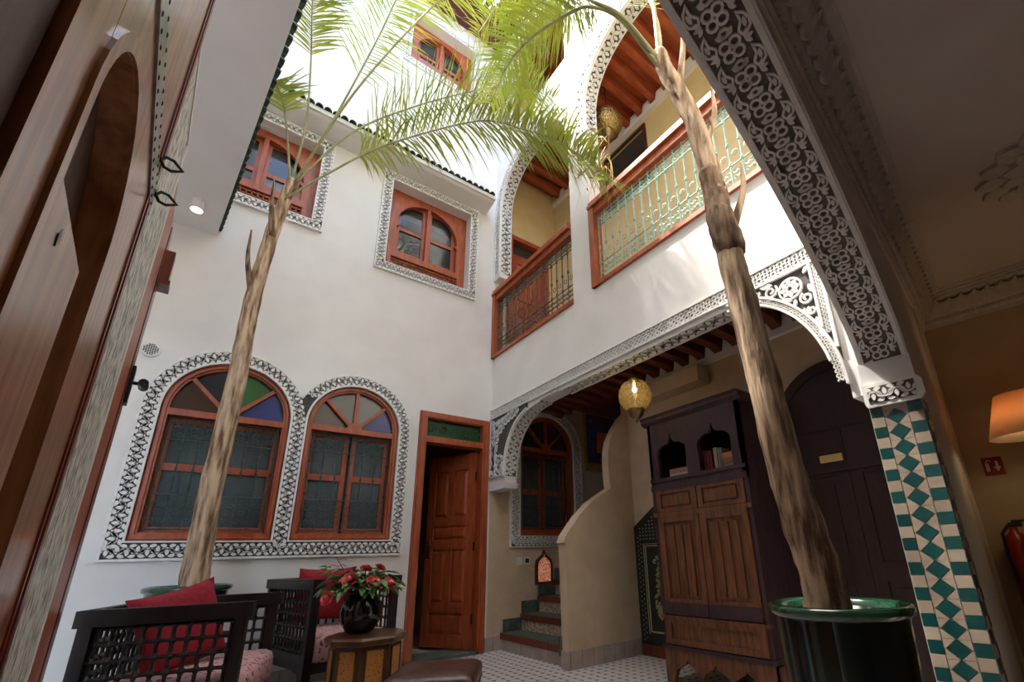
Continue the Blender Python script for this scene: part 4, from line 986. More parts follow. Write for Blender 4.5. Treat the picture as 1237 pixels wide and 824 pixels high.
og = [(3.23, .635), (3.47, .635), (3.47, .86), (3.455, .91), (3.41, .95), (3.365, .98), (3.35, 1.03), (3.335, .98), (3.29, .95), (3.245, .91), (3.23, .86)]
ins = [(3.35+(x-3.35)*.80, .80+(z-.80)*.82) for x, z in og]
mb = MB(); mb.prism(og, .0, .04, TB, [ins]); build(mb, 'frame', 'copper', nl)
mb = MB(); mb.prism([(3.35+(x-3.35)*.82, .80+(z-.80)*.84) for x, z in og], .0, .03, TB); build(mb, 'pierced_panel', 'copper_glow', nl)
ve = empty('wall_vent', (-.58, YB, 2.63)); tag(ve, 'round white vent on the wall above the wide arched window', 'vent')
mb = MB(); mb.prism([(-.58+.062*cos(i*PI/10), 2.68+.062*sin(i*PI/10)) for i in range(20)], 0, .02, TB); build(mb, 'rim', 'white', ve)
gr = MB()
for i in range(-3, 4):
    for j in range(-3, 4):
        if i*i+j*j < 11: gr.prism(rect(-.58+i*.014-.005, -.58+i*.014+.005, 2.68+j*.014-.005, 2.68+j*.014+.005), .019, .022, TB)
build(gr, 'grille_holes', 'dark_plastic', ve, kind='stuff')
sc = empty('security_camera', TD(2.66, 1.70, .04)); tag(sc, 'small black security camera on the left door post', 'camera')
mb = MB(); mb.prism(rect(2.60, 2.66, 1.63, 1.80), .055, .070, TD); build(mb, 'mount', 'black_iron', sc)
p = Vector(TD(2.63, 1.73, .07)); mb = MB(); mb.tube([p, p+nd_*.035], .008, 6); mb.tube([p+nd_*.035-d_*.03, p+nd_*.035+d_*.05], .018, 10); build(mb, 'body', 'dark_plastic', sc, smooth=False)
sl = empty('ceiling_spotlight', (-.49, 4.35, 3.93)); tag(sl, 'white cylinder spotlight under the left soffit', 'spotlight')
mb = MB(); mb.lathe([(.05, 0), (.05, -.09), (.045, -.10), (.042, -.10), (.04, -.085)], 20, (-.49, 4.35, 3.93)); build(mb, 'can', 'white', sl, smooth=False)
mb = MB(); mb.lathe([(.038, -.085), (.036, -.088), (.001, -.088)], 16, (-.49, 4.35, 3.93)); build(mb, 'bulb', 'lamp_glow', sl)
# lanterns
def lantern(x, y, z, r, ztop, label, glow):
    o = empty('hanging_lantern', (x, y, z)); tag(o, label, 'lantern')
    mb = MB(); mb.lathe([(r*.42, -r*.92), (r*.75, -r*.72), (r*.97, -r*.3), (r, 0), (r*.95, r*.35), (r*.75, r*.7), (r*.4, r*.95), (r*.2, r*1.02)], 28, (x, y, z)); mb.f = mb.f[:-2]; build(mb, 'globe', 'lantern_glass' if glow else 'brass', o, smooth=True)
    mb = MB(); mb.lathe([(r*.50, -r*.86), (r*.52, -r*.98), (r*.44, -r*1.08), (r*.38, -r*1.30), (r*.24, -r*1.42), (r*.10, -r*1.47), (r*.08, -r*1.6), (r*.02, -r*1.78)], 20, (x, y, z)); build(mb, 'bottom_cup', 'brass_old', o, smooth=True)
    mb = MB(); mb.lathe([(r*.3, r*.92), (r*.34, r*1.0), (r*.2, r*1.15), (r*.12, r*1.3), (r*.03, r*1.4)], 16, (x, y, z)); build(mb, 'crown', 'brass_old', o, smooth=True)
    mb = MB(); mb.tube([(x, y, z+r*1.35), (x, y, ztop)], .006, 6); mb.lathe([(.035, 0), (.03, -.03), (.01, -.045)], 12, (x, y, ztop)); build(mb, 'chain', 'black_iron', o)
    if glow:
        q = Vector((x, y, z+.035))
        pl_ = bpy.data.lights.new('lantern_light', 'POINT'); pl_.energy = 1.8; pl_.color = (1, .80, .60); pl_.shadow_soft_size = .025
        lo2 = bpy.data.objects.new('lantern_light', pl_); C.objects.link(lo2); lo2.parent = o; lo2.location = (0, 0, .0)
        mb = MB(); mb.lathe([(.008, -.004), (.022, .012), (.024, .026), (.012, .042), (.010, .09)], 10, tuple(q)); build(mb, 'bulb', 'lamp_glow', o)
    return o
lantern(2.80, 2.565, 2.275, .146, 2.94, 'round pierced brass lantern hanging in front of the wardrobe', True)
lantern(3.06, 2.90, 5.97, .185, 6.62, 'brass lantern hanging under the red balcony ceiling', False)
# ------------------------------------------------------------------ wardrobe with books
wd = empty('wardrobe', (3.05, 2.22, 0)); tag(wd, 'tall old wooden wardrobe with ogee bookshelf openings', 'wardrobe')
WX, Y0, Y1 = 3.05, 1.76, 2.68; TW = TX(WX)
cy = (Y0+Y1)/2
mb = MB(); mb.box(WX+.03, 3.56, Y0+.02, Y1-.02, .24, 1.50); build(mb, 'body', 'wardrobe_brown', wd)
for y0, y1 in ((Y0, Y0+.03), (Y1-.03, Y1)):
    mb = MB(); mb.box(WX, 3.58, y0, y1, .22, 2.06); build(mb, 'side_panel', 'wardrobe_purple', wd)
# scalloped skirt
def scall(y0, y1, n):
    pts = [(y0, .24), (y0, 0), (y0+.07, 0), (y0+.09, .06)]
    p = (y1-y0-.18)/n
    for k in range(n):
        a = y0+.09+p*k; c = a+p/2
        pts += [(a+p*.1, .10), (a+p*.28, .125), (c-.012, .15), (c, .175), (c+.012, .15), (a+p*.72, .125), (a+p*.9, .10)]
        pts += [(a+p, .05)] if k < n-1 else []
    pts += [(y1-.09, .06), (y1-.07, 0), (y1, 0), (y1, .24)]
    return pts
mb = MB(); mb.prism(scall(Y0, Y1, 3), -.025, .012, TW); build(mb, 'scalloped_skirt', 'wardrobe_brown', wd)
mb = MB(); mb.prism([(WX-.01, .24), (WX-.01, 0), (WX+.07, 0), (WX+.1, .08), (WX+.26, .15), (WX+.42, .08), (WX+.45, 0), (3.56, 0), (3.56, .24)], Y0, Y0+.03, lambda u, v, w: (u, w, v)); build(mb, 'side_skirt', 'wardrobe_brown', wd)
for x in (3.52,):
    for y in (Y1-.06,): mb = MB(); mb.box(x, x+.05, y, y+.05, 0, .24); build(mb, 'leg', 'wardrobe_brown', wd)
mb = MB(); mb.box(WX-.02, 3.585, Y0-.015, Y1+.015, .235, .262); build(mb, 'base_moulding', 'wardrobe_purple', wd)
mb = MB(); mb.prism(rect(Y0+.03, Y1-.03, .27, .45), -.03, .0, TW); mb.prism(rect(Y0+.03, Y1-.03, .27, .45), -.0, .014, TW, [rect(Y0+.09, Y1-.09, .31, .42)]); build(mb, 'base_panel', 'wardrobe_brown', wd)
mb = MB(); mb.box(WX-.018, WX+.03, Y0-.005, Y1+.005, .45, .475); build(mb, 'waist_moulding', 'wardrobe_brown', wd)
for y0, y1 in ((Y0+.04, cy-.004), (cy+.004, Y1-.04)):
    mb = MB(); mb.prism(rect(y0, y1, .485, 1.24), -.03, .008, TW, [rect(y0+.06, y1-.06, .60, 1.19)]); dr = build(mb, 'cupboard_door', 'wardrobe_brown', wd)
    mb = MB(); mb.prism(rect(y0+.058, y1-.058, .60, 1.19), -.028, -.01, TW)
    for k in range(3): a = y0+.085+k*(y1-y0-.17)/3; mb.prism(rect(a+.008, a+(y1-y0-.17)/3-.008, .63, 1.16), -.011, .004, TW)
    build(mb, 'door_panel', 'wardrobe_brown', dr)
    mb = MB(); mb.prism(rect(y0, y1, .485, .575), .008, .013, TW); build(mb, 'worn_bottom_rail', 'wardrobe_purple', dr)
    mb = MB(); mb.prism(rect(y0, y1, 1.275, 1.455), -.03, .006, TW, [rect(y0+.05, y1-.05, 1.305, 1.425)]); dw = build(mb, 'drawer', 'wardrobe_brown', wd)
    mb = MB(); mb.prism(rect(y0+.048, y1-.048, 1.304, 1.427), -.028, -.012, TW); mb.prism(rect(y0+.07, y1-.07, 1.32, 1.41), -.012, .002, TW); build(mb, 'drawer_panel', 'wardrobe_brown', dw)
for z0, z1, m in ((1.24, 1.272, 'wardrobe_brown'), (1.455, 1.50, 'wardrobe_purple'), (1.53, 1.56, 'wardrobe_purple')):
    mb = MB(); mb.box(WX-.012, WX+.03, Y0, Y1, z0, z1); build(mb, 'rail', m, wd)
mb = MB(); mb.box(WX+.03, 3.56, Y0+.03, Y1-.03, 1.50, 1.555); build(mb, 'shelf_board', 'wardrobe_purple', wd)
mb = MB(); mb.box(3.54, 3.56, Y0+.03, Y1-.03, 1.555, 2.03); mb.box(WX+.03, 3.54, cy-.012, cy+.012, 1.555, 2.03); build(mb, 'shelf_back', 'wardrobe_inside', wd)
def ogee(c, w):
    h = w/2; return [(c-h, 1.56), (c+h, 1.56), (c+h, 1.70), (c+h*1.05, 1.76), (c+h*.95, 1.81), (c+h*.6, 1.845), (c+h*.22, 1.855), (c+h*.1, 1.88), (c, 1.935), (c-h*.1, 1.88), (c-h*.22, 1.855), (c-h*.6, 1.845), (c-h*.95, 1.81), (c-h*1.05, 1.76), (c-h, 1.70)]
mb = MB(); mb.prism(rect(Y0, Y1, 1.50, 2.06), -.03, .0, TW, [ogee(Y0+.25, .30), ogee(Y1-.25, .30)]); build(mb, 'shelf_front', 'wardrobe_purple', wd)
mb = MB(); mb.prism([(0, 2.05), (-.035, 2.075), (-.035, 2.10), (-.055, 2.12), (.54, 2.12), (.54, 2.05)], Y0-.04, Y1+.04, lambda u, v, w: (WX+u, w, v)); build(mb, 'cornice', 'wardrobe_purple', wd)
def book(y0, y1, z0, z1, m, label, x0=3.09, dp=.16, tilt=0):
    b = empty('book', (x0, (y0+y1)/2, z0)); tag(b, label, 'book', 'books in the wardrobe')
    flat_ = (y1-y0) > (z1-z0); t = .004
    def R(u, v, w_): 
        yy, zz = u-(y0+y1)/2, v-z0; return (x0+w_, (y0+y1)/2+yy*cos(tilt)-zz*sin(tilt), z0+yy*sin(tilt)+zz*cos(tilt))
    cv_ = MB()
    if flat_:
        cv_.prism(rect(y0, y1, z0, z0+t), 0, dp, R); cv_.prism(rect(y0, y1, z1-t, z1), 0, dp, R); cv_.prism(rect(y0, y1, z0, z1), 0, t, R)
        pg = MB(); pg.prism(rect(y0+.004, y1-.004, z0+t, z1-t), t, dp-.006, R)
    else:
        cv_.prism(rect(y0, y0+t, z0, z1), 0, dp, R); cv_.prism(rect(y1-t, y1, z0, z1), 0, dp, R); cv_.prism(rect(y0, y1, z0, z1), 0, t, R)
        pg = MB(); pg.prism(rect(y0+t, y1-t, z0+.004, z1-.004), t, dp-.006, R)
    build(cv_, 'cover', m, b); build(pg, 'pages', 'paper_white', b)
zb = 1.556
lo, ro_ = Y1-.25, Y0+.25       # left / right opening seen from the front
book(lo-.13, lo+.07, zb, zb+.035, 'book_cream', 'cream book lying flat at the bottom of the stack in the wardrobe')
book(lo-.12, lo+.07, zb+.035, zb+.075, 'book_pink', 'pinkish book lying on the cream book in the wardrobe')
for k, (m, h, lab) in enumerate((('book_tan', .17, 'tan'), ('book_grey', .165, 'grey'), ('book_tan', .155, 'short tan'))):
    book(lo-.02-.045*k, lo+.015-.045*k, zb, zb+h, m, lab+' book standing behind the flat stack in the wardrobe', 3.26, .16)
y = ro_+.13
for m, wdt, h, lab in (('book_maroon', .022, .17, 'thin maroon'), ('book_red', .02, .165, 'dark red'), ('book_maroon', .03, .16, 'thick maroon')):
    book(y-wdt, y, zb, zb+h, m, lab+' book standing in the right wardrobe opening'); y -= wdt+.003
y -= .012
for m, wdt, h, lab in (('book_grey', .035, .175, 'wide grey'), ('book_cream', .014, .17, 'thin cream'), ('book_grey', .022, .165, 'thin grey')):
    book(y-wdt, y, zb, zb+h, m, lab+' book standing beside the orange books'); y -= wdt+.003
book(ro_-.135, ro_-.03, zb+.035, zb+.075, 'book_tan', 'tan book under the orange book', 3.09, .14)
book(ro_-.135, ro_-.035, zb+.075, zb+.12, 'book_orange', 'orange book on top of the right hand stack', 3.09, .14)
book(ro_-.137, ro_-.025, zb, zb+.035, 'book_grey', 'grey book at the bottom under the tan book', 3.09, .15)
# ------------------------------------------------------------------ near room: lamp, sign, extinguisher
lc = Vector(TA(1.18, 0, .60))
lm = empty('table_lamp', (lc.x, lc.y, .8)); tag(lm, 'table lamp with glowing cream cone shade', 'lamp')
mb = MB(); n = 32
vs = []; 
for r, z in ((.205, 1.555), (.125, 1.82), (.12, 1.82), (.20, 1.555)):
    vs += [(lc.x+r*cos(2*PI*k/n), lc.y+r*sin(2*PI*k/n), z) for k in range(n)]
mb.add(vs, [(i*n+k, i*n+(k+1) % n, ((i+1) % 4)*n+(k+1) % n, ((i+1) % 4)*n+k) for i in range(4) for k in range(n)]); build(mb, 'lamp_shade', 'lamp_shade', lm, smooth=True)
mb = MB(); mb.lathe([(.075, .80), (.08, .83), (.03, .88), (.022, 1.0), (.05, 1.12), (.055, 1.2), (.025, 1.32), (.018, 1.44), (.03, 1.46), (.012, 1.50), (.012, 1.58)], 20, (lc.x, lc.y, 0)); build(mb, 'stem', 'brass_plain', lm, smooth=True)
mb = MB(); mb.lathe([(.01, 1.58), (.03, 1.62), (.03, 1.66), (.01, 1.69)], 12, (lc.x, lc.y, 0)); build(mb, 'bulb', 'lamp_glow', lm, smooth=True)
ll = bpy.data.lights.new('lamp_light', 'POINT'); ll.energy = .6; ll.color = (1, .55, .25); ll.shadow_soft_size = .05
lo_ = bpy.data.objects.new('lamp_light', ll); C.objects.link(lo_); lo_.parent = lm; lo_.location = (0, 0, .93)
cs_ = empty('console_table', (lc.x, lc.y, 0)); tag(cs_, 'dark console table carrying the lamp', 'table')
mb = MB(); mb.box(lc.x-.2, lc.x+.25, lc.y-.3, lc.y+.22, .76, .80); build(mb, 'table_top', 'door_dark', cs_)
for dx in (-.18, .2):
    for dy in (-.28, .17): mb = MB(); mb.box(lc.x+dx, lc.x+dx+.035, lc.y+dy, lc.y+dy+.035, 0, .76); build(mb, 'leg', 'door_dark', cs_)
TE_ = lambda u, v, w: TA(1.75-w, v, u)
sg2 = empty('safety_sign', TA(1.75, 1.40, .37)); tag(sg2, 'small dark red safety sign on the tan wall under the lamp shade', 'sign')
mb = MB(); mb.prism(rect(.315, .425, 1.40, 1.53), 0, .006, TE_); build(mb, 'plate', 'sign_red', sg2)
mb = MB(); mb.prism(rect(.33, .35, 1.43, 1.49), .006, .008, TE_); mb.prism([(.385, 1.50), (.40, 1.50), (.40, 1.46), (.412, 1.46), (.392, 1.425), (.373, 1.46), (.385, 1.46)], .006, .008, TE_); mb.ribbon([(.335, 1.495), (.345, 1.51), (.365, 1.50)], .004, .006, .008, TE_); build(mb, 'pictogram', 'sign_white', sg2)
ex = empty('fire_extinguisher', TA(1.66, .55, .37)); tag(ex, 'red fire extinguisher on the tan wall', 'extinguisher')
ec = Vector(TA(1.65, 0, .37))
mb = MB(); mb.lathe([(.065, .52), (.07, .54), (.07, .92), (.055, .98), (.025, 1.01), (.022, 1.04)], 20, (ec.x, ec.y, 0)); build(mb, 'cylinder', 'extinguisher_red', ex, smooth=True)
mb = MB(); mb.box(ec.x-.02, ec.x+.02, ec.y-.05, ec.y+.02, 1.04, 1.07); mb.box(ec.x-.012, ec.x+.012, ec.y-.09, ec.y+.0, 1.07, 1.085); build(mb, 'valve', 'dark_plastic', ex)
mb = MB(); mb.tube([(ec.x-.02, ec.y+.02, 1.05), (ec.x-.07, ec.y+.05, 1.0), (ec.x-.09, ec.y+.05, .85), (ec.x-.085, ec.y+.04, .7)], .01, 6); build(mb, 'hose', 'dark_plastic', ex)
mb = MB(); mb.box(ec.x+.04, ec.x+.11, ec.y-.03, ec.y+.05, .86, .9); build(mb, 'wall_bracket', 'dark_plastic', ex)

# ------------------------------------------------------------------ armchairs
def armchair(name, loc, rz, W, D, H, label, back_h=None, cushion=None):
    """local frame: front faces +x, y across; arms at y=0 and y=W; W width, D depth"""
    o = empty(name, loc, rz, world=False); tag(o, label, 'armchair')
    ps = .055; sz = .30
    def lattice(T, l0, l1, z0, z1, nm):
        lt = MB(); n = max(5, int(round((l1-l0)/.058))); m_ = 5
        for i in range(n+1):
            u = l0+(l1-l0)*i/n; lt.tube([T(u, z0, 0), T(u, z1, 0)], .009, 5)
        for j in range(m_+1):
            z = z0+(z1-z0)*j/m_; lt.tube([T(l0, z, 0), T(l1, z, 0)], .009, 5)
        for i in range(n+1):
            for j in range(m_+1):
                u = l0+(l1-l0)*i/n; z = z0+(z1-z0)*j/m_; lt.tube([T(u, z-.018, 0), T(u, z, 0), T(u, z+.018, 0)], [.008, .019, .008], 6)
        build(lt, nm, 'black_wood', o, kind='stuff')
    for y in (0, W-ps):
        f = -.0
        mb = MB(); mb.box(0, .05, y, y+ps, 0, H); build(mb, 'leg', 'black_wood', o)
        mb = MB(); mb.box(D-.05, D, y, y+ps, 0, H); build(mb, 'leg', 'black_wood', o)
        mb = MB(); mb.box(-.015, D+.02, y-.01, y+ps+.01, H-.07, H); build(mb, 'arm_rail', 'black_wood', o)
        mb = MB(); mb.prism([(0, .40), (0, .33), (.06, .33)]+arc(D/2, .22, -(D/2-.09), .12, 0, 180, 10)+[(D-.06, .33), (D, .33), (D, .40)] if False else [(.0, .20), (.09, .20), (.11, .25), (.17, .25), (.19, .29), (D/2, .32), (D-.19, .29), (D-.17, .25), (D-.11, .25), (D-.09, .20), (D, .20), (D, .36), (0, .36)], y+.008, y+ps-.008, lambda u, v, w: (u, w, v)); build(mb, 'apron', 'black_wood', o)
        lattice(lambda u, v, w, yy=y+ps/2: (u, yy, v), .06, D-.06, .37, H-.08, 'arm_lattice')
    mb = MB(); mb.box(-.01, .045, 0, W, H-.07, H+.0); build(mb, 'back_rail', 'black_wood', o)
    lattice(lambda u, v, w: (.02, u, v), ps, W-ps, .37, H-.08, 'back_lattice')
    mb = MB(); mb.box(.03, D-.02, ps, W-ps, .24, .31); build(mb, 'seat_frame', 'black_wood', o)
    # seat cushion with rounded edges
    mb = MB(); r = .045; x0, x1, y0, y1, z0, z1 = .05, D+.03, ps+.006, W-ps-.006, .31, .47
    pr = [(z0, .012), (z0+.02, 0), (z1-.05, 0), (z1-.02, .012), (z1, .045)]
    vs = []
    for z, i in pr:
        a, b, c, d = x0+i, x1-i, y0+i, y1-i; k = r-min(i, .03)
        for cx_, cy_, a0 in ((b-k, d-k, 0), (a+k, d-k, 90), (a+k, c+k, 180), (b-k, c+k, 270)):
            for t in range(4): an = math.radians(a0+30*t); vs.append((cx_+k*cos(an), cy_+k*sin(an), z))
    n = 16; fs = [(q*n+k, q*n+(k+1) % n, (q+1)*n+(k+1) % n, (q+1)*n+k) for q in range(len(pr)-1) for k in range(n)]+[tuple(range(n)), tuple(range((len(pr)-1)*n, len(pr)*n))]
    mb.add(vs, fs); build(mb, 'seat_cushion', 'pink_fabric', o, smooth=True, label='pink patterned seat cushion')
    return o
def pillow(name, loc, rot, w, h, d, label, m='red_fabric'):
    mb = MB(); N = 10; vs = []
    for s_ in (1, -1):
        for i in range(N+1):
            for j in range(N+1):
                u, v = i/N*2-1, j/N*2-1
                e = (1-u**4)*(1-v**4); pin = 1-.10*(1-abs(u))*0
                k = 1-.09*(1-u*u)*(abs(v)**3); k2 = 1-.09*(1-v*v)*(abs(u)**3)
                vs.append((u*w/2*k2, s_*d/2*(e**.5), v*h/2*k))
    m1 = (N+1)**2; fs = []
    for i in range(N):
        for j in range(N):
            a = i*(N+1)+j; q = (a, a+1, a+N+2, a+N+1); fs.append(q); fs.append(tuple(m1+t for t in reversed(q)))
    mb.add(vs, fs)
    me = mesh_of(mb, name, m, True); bm = bmesh.new(); bm.from_mesh(me); bmesh.ops.remove_doubles(bm, verts=bm.verts, dist=1e-5); bm.to_mesh(me); bm.free()
    o = bpy.data.objects.new(name, me); C.objects.link(o); o.location = loc; o.rotation_euler = rot
    return tag(o, label, 'cushion')
# chair A: front line runs at azimuth 16 deg; its near arm starts at the near-right corner
azA = math.radians(16); fxA = Vector((cos(azA), -sin(azA), 0)); wyA = Vector((sin(azA), cos(azA), 0))
cA = Vector((.245, 2.86, 0))-fxA*.62
armchair('armchair', cA, -azA, .84, .62, .785, 'black lattice armchair with pink seat nearest the left door post', None)
pA = cA+fxA*.25+wyA*.40; pillow('cushion', (pA.x, pA.y, .655), (math.radians(-14), math.radians(-12), math.radians(38)), .44, .42, .14, 'red cushion leaning in the armchair near the left door post')
azB = math.radians(-13); fB = Vector((sin(-azB)*1, -cos(azB), 0))
cB = Vector((.50, 4.58, 0))
armchair('armchair', cB, math.atan2(fB.y, fB.x), .66, .82, .845, 'black lattice armchair with pink seat against the window wall behind the rose table')
wB = Vector((-fB.y, fB.x, 0))
pB = cB+fB*.24+wB*.33; pillow('cushion', (pB.x, pB.y, .71), (math.radians(16), 0, math.atan2(fB.y, fB.x)+PI/2), .46, .44, .15, 'red cushion in the armchair behind the rose table')
def spline(pts, n):
    pts = [Vector(p) for p in pts]; out = []
    P = [pts[0]*2-pts[1]]+pts+[pts[-1]*2-pts[-2]]
    for i in range(1, len(P)-2):
        for k in range(n):
            t = k/n; a, b, c, d = P[i-1], P[i], P[i+1], P[i+2]
            out.append(.5*((2*b)+(-a+c)*t+(2*a-5*b+4*c-d)*t*t+(-a+3*b-3*c+d)*t**3))
    out.append(pts[-1]); return out
# ------------------------------------------------------------------ octagonal table, vase, roses
tb = empty('octagonal_table', (.94, 3.30, 0)); tag(tb, 'octagonal wooden side table with golden inlaid panels', 'table')
ct = (.94, 3.30, 0); TR = .245; TH = .52
mb = MB(); mb.lathe([(TR-.012, TH-.045), (TR, TH-.035), (TR+.004, TH-.012), (TR-.008, TH)], 8, ct, sq=1); build(mb, 'table_top', 'table_wood', tb)
mb = MB(); mb.lathe([(TR-.035, 0), (TR-.035, TH-.045)], 8, ct, sq=1); build(mb, 'body', 'table_wood', tb)
for k in range(8):
    an = 2*PI*(k+1)/8; r = (TR-.035)*cos(PI/8); hw = .048; ux, uy = -sin(an), cos(an); nx, ny = cos(an), sin(an)
    T = lambda u, v, w, nx=nx, ny=ny, ux=ux, uy=uy: (ct[0]+nx*(r+w)+ux*u, ct[1]+ny*(r+w)+uy*u, v)
    mb = MB(); mb.prism(rect(-hw, hw, .05, TH-.07), -.001, .006, T); build(mb, 'inlay_panel', 'inlay', tb)
    mb = MB(); mb.prism(rect(-hw-.008, hw+.008, .042, TH-.062), -.001, .010, T, [rect(-hw, hw, .05, TH-.07)]); build(mb, 'panel_frame', 'table_wood', tb)
vc = (.905, 3.36, TH)
va = empty('vase', vc); tag(va, 'round glossy black vase on the octagonal table', 'vase')
mb = MB(); mb.lathe([(.06, 0), (.085, .015), (.118, .07), (.128, .13), (.118, .18), (.09, .22), (.082, .245), (.09, .255), (.080, .25), (.074, .225), (.10, .17), (.10, .05), (.02, .03)], 28, vc); build(mb, 'body', 'vase_black', va, smooth=True)
random.seed(11)
def petal_rose(c, r, m, parent, up_):
    q = Vector(up_).normalized().to_track_quat('Z', 'Y').to_matrix(); mb = MB()
    for lay, (n, rr, tilt, h) in enumerate(((3, .28, .12, .9), (4, .5, .3, .85), (5, .78, .62, .72), (6, 1.0, 1.0, .5))):
        for k in range(n):
            a0 = 2*PI*(k+.37*lay)/n; half = PI/n*1.25; rows = 4; cols = 4; vs = []
            for i in range(rows+1):
                f = i/rows
                for j in range(cols+1):
                    g = j/cols*2-1; a = a0+g*half*(.6+.4*sin(PI*min(f, .9)))
                    rad = r*(rr*(.25+.75*math.sin(f*PI/2))+.10*tilt*max(0, f-.7)*3); z = r*(h*f*(1-.25*tilt*f*g*g)-.15)
                    vs.append(Vector(c)+q @ Vector((rad*cos(a), rad*sin(a), z)))
            fs = [(i*(cols+1)+j, i*(cols+1)+j+1, (i+1)*(cols+1)+j+1, (i+1)*(cols+1)+j) for i in range(rows) for j in range(cols)]
            mb.add(vs, fs)
    core = MB(); core.lathe([(r*.15, 0), (r*.34, r*.2), (r*.36, r*.5), (r*.26, r*.72), (r*.04, r*.76)], 10); mb.add([Vector(c)+q @ Vector(v_) for v_ in core.v], core.f)
    mb.lathe([(r*.12, -r*.2), (r*.3, -r*.12), (r*.25, 0), (r*.05, r*.1)], 8, c)
    return build(mb, 'bloom', m, parent, smooth=True)
def blade(mb, p, d, up_, ln, wd):
    d = Vector(d).normalized(); s_ = d.cross(Vector(up_)).normalized(); n_ = s_.cross(d)
    vs = [Vector(p), Vector(p)+d*ln*.35+s_*wd/2+n_*.006, Vector(p)+d*ln*.7+s_*wd*.36-n_*.004, Vector(p)+d*ln-n_*.02, Vector(p)+d*ln*.7-s_*wd*.36-n_*.004, Vector(p)+d*ln*.35-s_*wd/2+n_*.006, Vector(p)+d*ln*.36-n_*.004, Vector(p)+d*ln*.7-n_*.012]
    mb.add(vs, [(0, 1, 6), (0, 6, 5), (1, 2, 7, 6), (6, 7, 4, 5), (2, 3, 7), (7, 3, 4)])
roses = [((-.01, -.04, .385), 'rose_red', 'dark red rose at the top of the bouquet, beside its twin', .036), ((.09, .0, .39), 'rose_red', 'dark red rose at the top right of the bouquet', .036), ((-.12, -.12, .325), 'rose_pink', 'large pink rose at the front of the bouquet', .045), ((.015, -.14, .305), 'rose_pink', 'pink rose in the middle of the bouquet', .042), ((.125, -.10, .29), 'rose_pink', 'pink rose at the right edge of the bouquet', .044), ((-.225, -.08, .225), 'rose_pink', 'pink rose hanging low on the left of the bouquet', .04), ((-.165, .04, .275), 'rose_red', 'dark red rose half hidden on the left of the bouquet', .034)]
base = Vector(vc)+Vector((0, 0, .19))
# directions seen from the camera: right is roughly +x, towards the camera -y
for k, (off, m, lab, r) in enumerate(roses):
    c = Vector(vc)+Vector(off); o = empty('rose', tuple(base)); tag(o, lab, 'rose', 'roses in the vase')
    d = (c-base); dh = Vector((d.x, d.y, 0)); sp_ = [base+Vector((0, 0, -.1)), base+Vector((0, 0, .05))+dh*.10, base+Vector((0, 0, max(.10, d.z*.62)))+dh*.42, c]
    mb = MB(); mb.tube(spline(sp_, 4), .0035, 5); build(mb, 'stem', 'rose_leaf', o)
    petal_rose(tuple(c), r, m, o, d+Vector((0, -.08, .05)))
    lf = 0
    for j in range(13):
        f = .1+.82*random.random(); p = sp_[2].lerp(sp_[3], f)
        an = random.random()*6.28; rad = (p-base).xy.length; dr = Vector((cos(an), sin(an), random.uniform(-.5 if rad > .15 and cos(an)*(p-base).x+sin(an)*(p-base).y > 0 else .05, .4)))
        mb = MB(); blade(mb, p, dr, (0, 0, 1), random.uniform(.06, .10), random.uniform(.032, .048)); build(mb, 'leaf', 'bud_leaf' if random.random() < .3 else 'rose_leaf', o, smooth=True)
fo = empty('greenery_spray', tuple(base)); tag(fo, 'leafy green spray filling the rose bouquet', 'greenery')
for k in range(190):
    an = random.random()*6.28; el = random.uniform(-.45, .9); rr = random.uniform(.08, .20)
    p = base+Vector((rr*cos(an)*cos(el)*1.2, rr*sin(an)*cos(el)*.9, .075+rr*sin(el)*.9)); rad = (p-base).xy.length
    if p.z < base.z+.075: p.z = base.z+.075+.02*random.random()
    mb = MB(); blade(mb, p, (cos(an), sin(an), random.uniform(-.75, .2) if rad > .14 else random.uniform(.0, .5)), (0, 0, 1), random.uniform(.06, .10), random.uniform(.035, .05)); build(mb, 'leaf', 'bud_leaf' if k % 4 == 0 else 'rose_leaf', fo, smooth=True)
for k in range(8):
    p = base+Vector((-.20-.015*random.random()*k, -.05+.05*random.random(), .16+.06*random.random()))
    mb = MB(); blade(mb, p, (-.6, .1*k-.4, .3), (0, 0, 1), .05, .018); build(mb, 'leaf', 'bud_leaf', fo, smooth=True)
mb = MB(); mb.tube([base, base+Vector((-.10, -.02, .14)), base+Vector((-.19, -.03, .27))], .003, 5)
for z, s_ in ((.30, -1), (.30, 1), (.34, 1)): mb.tube([base+Vector((-.18, -.03, z-.08)), base+Vector((-.18+s_*.03, -.03, z-.068)), base+Vector((-.18+s_*.05, -.03, z-.08))], .003, 4)
build(mb, 'dry_sprig', 'book_tan', fo)
# ------------------------------------------------------------------ leather pouf
pf = empty('leather_pouf', (1.12, 2.62, 0)); tag(pf, 'low square brown leather pouf by the octagonal table', 'pouf')
def sq_ring(h, r, z, c=(1.12, 2.62), rot=math.radians(-33), k=5):
    out = []
    for cx_, cy_, a0 in ((h-r, h-r, 0), (-h+r, h-r, 90), (-h+r, -h+r, 180), (h-r, -h+r, 270)):
        for t in range(k):
            an = math.radians(a0+90*t/(k-1)); x, y = cx_+r*cos(an), cy_+r*sin(an); out.append((c[0]+x*cos(rot)-y*sin(rot), c[1]+x*sin(rot)+y*cos(rot), z))
    return out
def loft(rings, capt=True):
    mb = MB(); n = len(rings[0]); vs = [p for r in rings for p in r]
    fs = [(i*n+k, i*n+(k+1) % n, (i+1)*n+(k+1) % n, (i+1)*n+k) for i in range(len(rings)-1) for k in range(n)]+[tuple(range(n))[::-1], tuple(range((len(rings)-1)*n, len(rings)*n))]
    return mb.add(vs, fs)
build(loft([sq_ring(.218, .03, z) for z in (0, .02, .30, .31)]), 'base', 'black_wood', pf)
